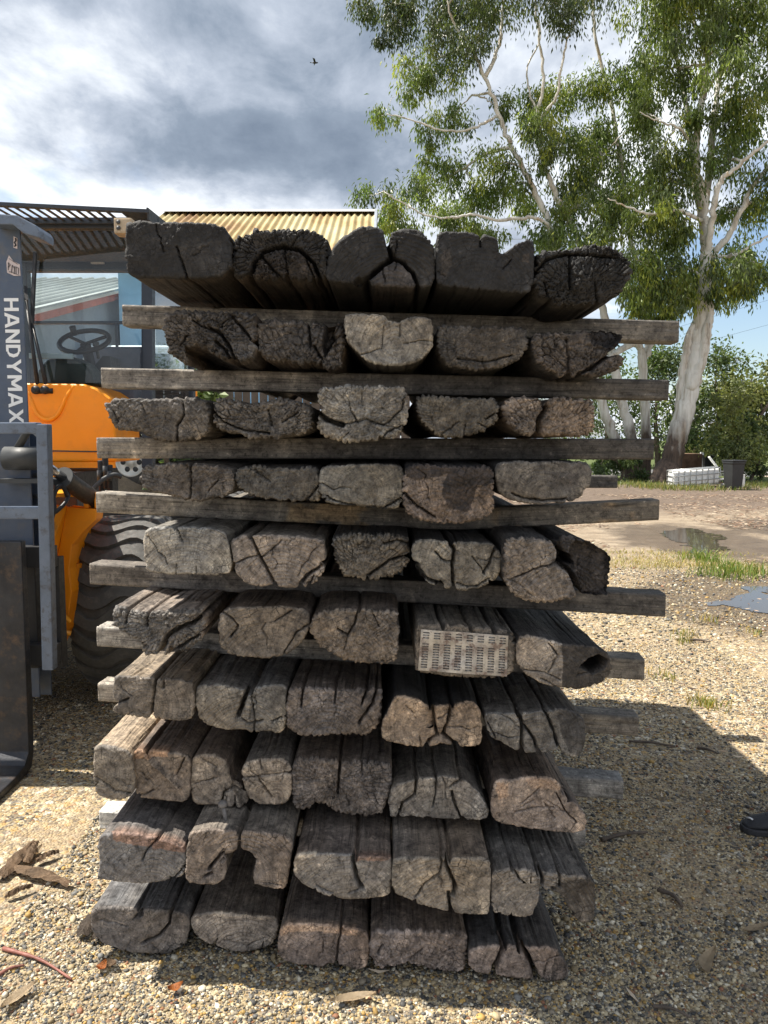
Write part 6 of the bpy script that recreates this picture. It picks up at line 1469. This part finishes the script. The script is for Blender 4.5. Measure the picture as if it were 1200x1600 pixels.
# ------------------------------------------------------------------ sheds behind
def iron(name, stops, sc=1.0):
    m, nt, b = new_mat(name); oc = objcoord(nt)
    r = ramp(nt, stops); nt.links.new(noise_out(nt, scaled(nt, oc, (1.6*sc, .5*sc, .5*sc)), 1.0, 8, .65), r.inputs[0])
    nt.links.new(r.outputs[0], b.inputs["Base Color"]); b.inputs["Roughness"].default_value = .6; b.inputs["Metallic"].default_value = .15
    return m
M_YIRON = iron("yellowed_roof_iron", [(.30, (.17, .08, .035)), (.41, (.30, .20, .08)), (.53, (.38, .31, .15)), (.72, (.43, .385, .25))])
M_GIRON = iron("grey_roof_iron", [(.3, (.16, .16, .15)), (.55, (.27, .27, .255)), (.75, (.36, .35, .33))])
M_RIDGE = simple("pale_ridge_capping", (.36, .355, .34), .7, 0, .2, 2)
M_BLUEW = simple("light_blue_boards", (.22, .40, .56), .7, 0, .12, 2)
M_GREYW = simple("blue_grey_cladding", (.24, .27, .31), .7, 0, .15, 2)
M_RED = simple("red_fascia", (.38, .09, .05), .7, 0, .3, 3)
M_DTIM = simple("dark_palings", (.085, .068, .055), .9, 0, .4, 4, .5, 30)
def corrugated(x0, x1, y0, z0, y1, z1, pitch, amp, name, mat, parent):
    n = int((x1-x0)/pitch*8); xs_ = np.linspace(x0, x1, n); d = np.array([0, y1-y0, z1-z0]); d /= np.linalg.norm(d); nrm = np.array([0, -d[2], d[1]])
    o = np.array(parent.location); hgt = amp*np.cos((xs_-x0)/pitch*2*math.pi)
    A_ = np.stack([xs_, np.full(n, y0), np.full(n, z0)], 1)+nrm*hgt[:, None]; B_ = np.stack([xs_, np.full(n, y1), np.full(n, z1)], 1)+nrm*hgt[:, None]
    v = np.concatenate([A_, B_, A_-nrm*.006, B_-nrm*.006])-o; i = np.arange(n-1)
    q = np.concatenate([np.stack([i, i+1, n+i+1, n+i], 1), np.stack([2*n+i+1, 2*n+i, 3*n+i, 3*n+i+1], 1)])
    return link(name, np_mesh(name, v, q, None, True), mat, parent)
# shed with the yellowed roof
YR = 16.0; rl = P(260, 336, YR); rr_ = P(586, 327, YR); zr = (rl[2]+rr_[2])/2; YE = 12.4; zE = zr-1.75
S = empty("tin_shed", ((rl[0]+rr_[0])/2, 14.2, 0), "shed with a rusty yellow corrugated roof and pale ridge cap behind the stack", "shed", "sheds behind the yard")
corrugated(rl[0], rr_[0], YE, zE, YR, zr, .085*1.6, .022, "roof", M_YIRON, S)
corrugated(rl[0], rr_[0], 19.6, zE, YR, zr, .136, .022, "rear_roof", M_YIRON, S)
m = MB(); m.prism([(rl[0]-.05, YR-.30, zr-.07), (rl[0]-.05, YR, zr+.06), (rl[0]-.05, YR+.30, zr-.07), (rl[0]-.05, YR, zr+.03)], (rr_[0]-rl[0]+.1, 0, 0)); m.build("ridge_cap", M_RIDGE, S)
m = MB(); m.prism([(rl[0]+.1, 12.7, -.0), (rl[0]+.1, 12.7, zE+.05), (rl[0]+.1, YR, zr-.1), (rl[0]+.1, 19.3, zE+.05), (rl[0]+.1, 19.3, 0)], (rr_[0]-rl[0]-.2, 0, 0)); m.build("wall", M_BLUEW, S)
m = MB(); m.bar((rr_[0]+.02, YE, zE-.02), (rr_[0]+.02, YR, zr-.02), .05, .18); m.bar((rr_[0]+.02, 19.6, zE-.02), (rr_[0]+.02, YR, zr-.02), .05, .18); m.build("barge_board", M_GREYW, S)
wf = P(243, 455, 12.68); m = MB(); m.box(wf[0]-.08, wf[0]+.9, 12.64, 12.695, wf[2]-1.1, wf[2]+.35); fw = m.build("window", simple("white_window_frame", (.7, .7, .68), .5, 0, .1, 5), S)
m = MB(); m.box(wf[0], wf[0]+.82, 12.632, 12.638, wf[2]-1.02, wf[2]+.27); m.build("pane", simple("dark_pane", (.03, .035, .04), .1, 0, .1, 3), fw)
# lean-to shed seen through the cab
xe_ = -4.42; ya, za2 = 9.2, P(30, 500, 9.2)[2]; sl_ = .27; yb = 16.2; zb2 = za2+sl_*(yb-ya)
S2 = empty("tin_shed", (-8, 12, ground_z(np.array([-7.]), np.array([11.]))[0]), "lower shed with a grey corrugated roof and red barge board, seen through the cab", "shed", "sheds behind the yard")
corrugated(-12, xe_, ya, za2, yb, zb2, .24, .045, "roof", M_GIRON, S2)
m = MB(); m.bar((xe_+.03, ya-.05, za2-.07), (xe_+.03, yb, zb2-.07), .04, .09); m.build("barge_board", M_RED, S2)
m = MB(); m.bar((xe_+.03, ya-.05, za2+.05), (xe_+.03, yb, zb2+.05), .10, .03); m.build("barge_cap", M_RIDGE, S2)
m = MB(); m.prism([(xe_-.1, ya+.35, 0), (xe_-.1, ya+.35, za2-.0), (xe_-.1, yb-.1, zb2-.1), (xe_-.1, yb-.1, 0)], (-7.6, 0, 0)); m.build("wall", M_GREYW, S2)
# paling fence glimpsed between the rows
Yp = 10.6; pl = P(312, 620, Yp); pr_ = P(640, 620, Yp); zt_ = P(400, 607, Yp)[2]+.12
FN = empty("paling_fence", ((pl[0]+pr_[0])/2, Yp, 0), "dark timber paling fence glimpsed through the gap below the second row", "fence")
m = MB(); x_ = pl[0]; 
while x_ < pr_[0]:
    w_ = random.uniform(.09, .12); m.box(x_, x_+w_, Yp, Yp+.02, 0, zt_+random.uniform(-.05, .05)); x_ += w_+random.uniform(.006, .02)
m.build("palings", M_DTIM, FN)
m = MB(); m.box(pl[0], pr_[0], Yp+.022, Yp+.07, .4, .48); m.box(pl[0], pr_[0], Yp+.022, Yp+.07, zt_-.4, zt_-.32); m.build("rail", M_DTIM, FN)

# ------------------------------------------------------------------ white truck parked behind the loader
M_TRK = simple("white_truck_paint", (.72, .74, .76), .3, 0, .06, 2, coat=.5)
YT = 11.3; c = P(207, 722, YT); zg = c[2]-.36; KS = .75
K_ = empty("parked_ute", (c[0]+1.2, YT+.8, zg), "white ute with pale alloy wheels parked behind the orange loader", "ute")
def truck_wheel(x_, y_):
    rz_ = .36; m = MB(); m.lathe((x_, y_, zg+rz_), (0, -1, 0), [(-.10, .21), (-.11, .31), (-.085, rz_), (.085, rz_), (.11, .32), (.11, .215)], 36); ty = m.build("tyre", M_RUBBER, K_)
    m = MB(); m.lathe((x_, y_, zg+rz_), (0, -1, 0), [(.07, .218), (.115, .214), (.11, .19), (.06, .178), (.055, .06), (.085, .056), (.085, .001)], 36); rim = m.build("wheel_rim", simple("silver_rim", (.78, .78, .74), .4, .2, .08, 6), ty)
    for k in range(6):
        a0 = k*math.pi/3; m = MB(); m.lathe((x_+.118*math.cos(a0), y_-.058, zg+rz_+.118*math.sin(a0)), (0, -1, 0), [(0, .038), (.004, .038), (.004, .001)], 16); m.build("rim_hole", M_GREYD, ty)
truck_wheel(c[0], YT); truck_wheel(c[0]+2.6, YT); truck_wheel(c[0], YT+1.5); truck_wheel(c[0]+2.6, YT+1.5)
m = MB(); m.box(c[0]-.75, c[0]+4.2, YT+.05, YT+1.6, zg+.75, zg+.95); m.build("chassis", M_BLACK, K_, .02)
m = MB(); m.prism([(c[0]-.85, YT-.08, zg+.62), (c[0]-.9, YT-.08, zg+1.35), (c[0]-.6, YT, zg+2.05), (c[0]+.75, YT, zg+2.05), (c[0]+.8, YT-.08, zg+1.35), (c[0]+.8, YT-.08, zg+.85), (c[0]+.42, YT-.08, zg+.85), (c[0]+.33, YT-.08, zg+.86), (c[0]-.42, YT-.08, zg+.86), (c[0]-.5, YT-.08, zg+.62)], (0, 1.75, 0)); m.build("truck_cab", M_TRK, K_, .05, 3)
m = MB(); m.prism([(c[0]-.5, YT-.10, zg+1.38), (c[0]-.42, YT-.06, zg+1.92), (c[0]+.6, YT-.06, zg+1.92), (c[0]+.6, YT-.10, zg+1.38)], (0, .03, 0)); m.build("window", simple("truck_glass", (.02, .025, .03), .06, 0, .1, 2), K_)
m = MB(); m.box(c[0]+.9, c[0]+4.2, YT-.05, YT+1.75, zg+.98, zg+1.12); m.box(c[0]+.9, c[0]+.95, YT-.05, YT+1.75, zg+1.12, zg+1.6); m.build("tray", M_TRK, K_, .01)
# ------------------------------------------------------------------ person at the right edge (only the toe of a shoe reaches the picture)
M_SKIN = simple("skin", (.52, .33, .24), .5, 0, .08, 20)
M_NAVY = simple("navy_trousers", (.03, .035, .055), .85, 0, .2, 14, .4, 90)
M_SHIRT = simple("grey_shirt", (.17, .2, .22), .85, 0, .15, 10, .4, 90)
M_SHOE = simple("black_mesh_shoe", (.018, .019, .024), .65, 0, .3, 40, .5, 300)
M_SOLE = simple("dark_sole", (.03, .031, .036), .7, 0, .2, 30)
M_HAIR = simple("brown_hair", (.07, .045, .03), .7, 0, .3, 60, .8, 200)
toe = G(1161, 1300)
PX = np.array([toe[0], toe[1], 0])                           # toe point; the person faces -x
pelvis = PX+np.array([.31, -.13, .95])
pr = empty("person", (pelvis[0], pelvis[1], 0), "person in navy trousers and black sneakers standing just right of the stack", "person")
def skin(name, verts, edges, mat, root=0, sub=2):
    me = bpy.data.meshes.new(name); me.from_pydata([tuple(np.array(v[:3])) for v in verts], edges, [])
    o = bpy.data.objects.new(name, me); COL.objects.link(o)
    s = o.modifiers.new("skin", 'SKIN'); s.use_smooth_shade = True
    for i, v in enumerate(verts):
        d = me.skin_vertices[0].data[i]; d.radius = (v[3], v[4] if len(v) > 4 else v[3]); d.use_root = (i == root)
    o.modifiers.new("sub", 'SUBSURF').levels = sub
    dg = bpy.context.evaluated_depsgraph_get(); dg.update()
    m2 = bpy.data.meshes.new_from_object(o.evaluated_get(dg)); bpy.data.objects.remove(o)
    for p in m2.polygons: p.use_smooth = True
    m2.transform(Matrix.Translation(-Vector(pr.location))); m2.name = name; m2.materials.clear()
    return link(name, m2, mat, pr)
q = lambda x, y, z: pelvis+np.array([x, y, z-.95])
def vr(p, r, r2=None): return (*p, r, r2 or r)
B_ = [vr(q(0,0,.97), .12, .15), vr(q(0,0,1.12), .105, .14), vr(q(.01,0,1.28), .115, .16), vr(q(.015,0,1.40), .10, .15), vr(q(.01,0,1.49), .055), vr(q(-.015,0,1.56), .055), vr(q(-.03,0,1.64), .082, .075), vr(q(-.02,0,1.72), .085, .075), vr(q(-.005,0,1.765), .05),
      vr(q(.015,-.19,1.42), .055), vr(q(.03,-.24,1.15), .042), vr(q(.0,-.235,.92), .03), vr(q(-.01,-.23,.86), .024, .036),
      vr(q(.015,.19,1.42), .055), vr(q(.03,.24,1.15), .042), vr(q(.0,.235,.92), .03), vr(q(-.01,.23,.86), .024, .036),
      vr(q(0,-.1,.88), .088), vr(q(.0,-.12,.5), .058), vr(q(.02,-.13,.12), .038), vr(q(0,.1,.88), .088), vr(q(.0,.12,.5), .058), vr(q(.02,.13,.12), .038)]
E_ = [(0,1),(1,2),(2,3),(3,4),(4,5),(5,6),(6,7),(7,8),(3,9),(9,10),(10,11),(11,12),(3,13),(13,14),(14,15),(15,16),(0,17),(17,18),(18,19),(0,20),(20,21),(21,22)]
for s, b0 in ((-1, 12), (1, 16)):
    c = q(-.01, s*.23, .86)
    for k, (dx, ln) in enumerate(((-.028, .07), (-.01, .08), (.008, .076), (.026, .062))):
        i = len(B_); B_ += [vr(c+[dx*.9, 0, -.045], .0095), vr(c+[dx-.008, -s*.006, -.045-ln*.55], .0085), vr(c+[dx-.02, -s*.02, -.045-ln], .0075)]; E_ += [(b0, i), (i, i+1), (i+1, i+2)]
    i = len(B_); B_ += [vr(c+[-.04, -s*.012, -.01], .011), vr(c+[-.058, -s*.03, -.045], .009)]; E_ += [(b0, i), (i, i+1)]
body = skin("body", B_, E_, M_SKIN)
m = MB()
m.lathe(q(-.118, 0, 1.66), (-1, 0, -.35), [(-.02, .018), (.012, .012), (.022, .004)], 10); m.build("nose", M_SKIN, pr)
for s in (-1, 1):
    m = MB(); m.lathe(q(-.10, s*.03, 1.685), (-1, 0, 0), [(0, .013), (.008, .009), (.011, .001)], 10); m.build("eye", M_SOLE, pr)
    m = MB(); m.lathe(q(-.02, s*.078, 1.665), (0, s, 0), [(-.01, .018), (.01, .028), (.014, .02), (.008, .002)], 12); m.build("ear", M_SKIN, pr)
m = MB(); m.bar(q(-.112, -.022, 1.618), q(-.112, .022, 1.618), .01, .008); m.build("mouth", simple("lips", (.4, .18, .15), .5), pr, .003)
skin("hair", [vr(q(-.055,0,1.755), .06, .06), vr(q(0,0,1.765), .085, .084), vr(q(.035,0,1.70), .075, .078)], [(0,1),(1,2)], M_HAIR, 1)
skin("trousers", [vr(q(0,0,1.02), .128, .16), vr(q(0,0,.95), .13, .165), vr(q(0,-.1,.84), .10), vr(q(0,-.12,.5), .075), vr(q(.02,-.13,.13), .062), vr(q(0,.1,.84), .10), vr(q(0,.12,.5), .075), vr(q(.02,.13,.13), .062)], [(0,1),(1,2),(2,3),(3,4),(1,5),(5,6),(6,7)], M_NAVY, 1)
skin("shirt", [vr(q(0,0,1.0), .132, .165), vr(q(0,0,1.15), .122, .155), vr(q(.01,0,1.3), .13, .172), vr(q(.015,0,1.41), .11, .16), vr(q(.01,0,1.475), .066), vr(q(.015,-.2,1.42), .068), vr(q(.025,-.235,1.2), .062), vr(q(.015,.2,1.42), .068), vr(q(.025,.235,1.2), .062)], [(0,1),(1,2),(2,3),(3,4),(3,5),(5,6),(3,7),(7,8)], M_SHIRT, 2)
def sneaker(tp, yaw):
    """tp toe tip on the ground; heel lies towards +x"""
    ca, sa = math.cos(yaw), math.sin(yaw)
    def W(s, y, z): return (tp[0]+s*ca-y*sa, tp[1]+s*sa+y*ca, z+.004)
    st = [(0.0,.010,.030,.024),(.010,.026,.036,.022),(.03,.040,.050,.02),(.06,.047,.058,.02),(.10,.049,.066,.02),(.14,.047,.082,.02),(.18,.043,.100,.02),(.215,.040,.108,.02),(.25,.039,.106,.02),(.28,.034,.100,.02),(.295,.020,.085,.022),(.30,.010,.06,.026)]
    m = MB(); N = 18; rings = []
    for s, hw, h, zb in st:
        r = []
        for k in range(N):
            a = 2*math.pi*k/N; cx, cz = math.cos(a), math.sin(a)
            e = .75; yy = math.copysign(abs(cx)**e, cx)*hw; zz = math.copysign(abs(cz)**(.7 if cz < 0 else 1.0), cz)
            mid = zb+(h-zb)*.35; z = mid+(zz*(h-mid) if zz > 0 else zz*(mid-zb))
            if zz > 0: yy *= 1-.35*zz**2
            r.append(m.bm.verts.new(W(s, yy, z)))
        rings.append(r)
    for A_, C_ in zip(rings[:-1], rings[1:]):
        for k in range(N): f = m.bm.faces.new((A_[k], A_[(k+1) % N], C_[(k+1) % N], C_[k])); f.smooth = True
    m.bm.faces.new(rings[0]); m.bm.faces.new(rings[-1][::-1])
    sh = m.build("shoe", M_SHOE, pr)
    m = MB(); ol = [(s-.006 if s < .1 else s+.004, hw+.006) for s, hw, _, _ in st]
    m.prism([W(s, y, 0.0) for s, y in ol]+[W(s, -y, 0.0) for s, y in ol[::-1]], (0, 0, .024)); m.build("sole", M_SOLE, sh, .006, 2)
    m = MB(); m.tube([W(.020, .014, .046), W(.026, .003, .0505), W(.030, -.010, .0505)], .0032, 6); m.build("reflective_stripe", M_LETTER, sh)
    m = MB()
    for i, s in enumerate((.085, .11, .135, .16)):
        z = np.interp(s, [a[0] for a in st], [a[2] for a in st])-.002; m.tube([W(s, -.022, z-.006), W(s+.004, 0, z+.003), W(s, .022, z-.006)], .003, 6)
    m.build("laces", M_SOLE, sh)
sneaker(PX, .05)
sneaker(PX+np.array([.07, -.27, 0]), .1)
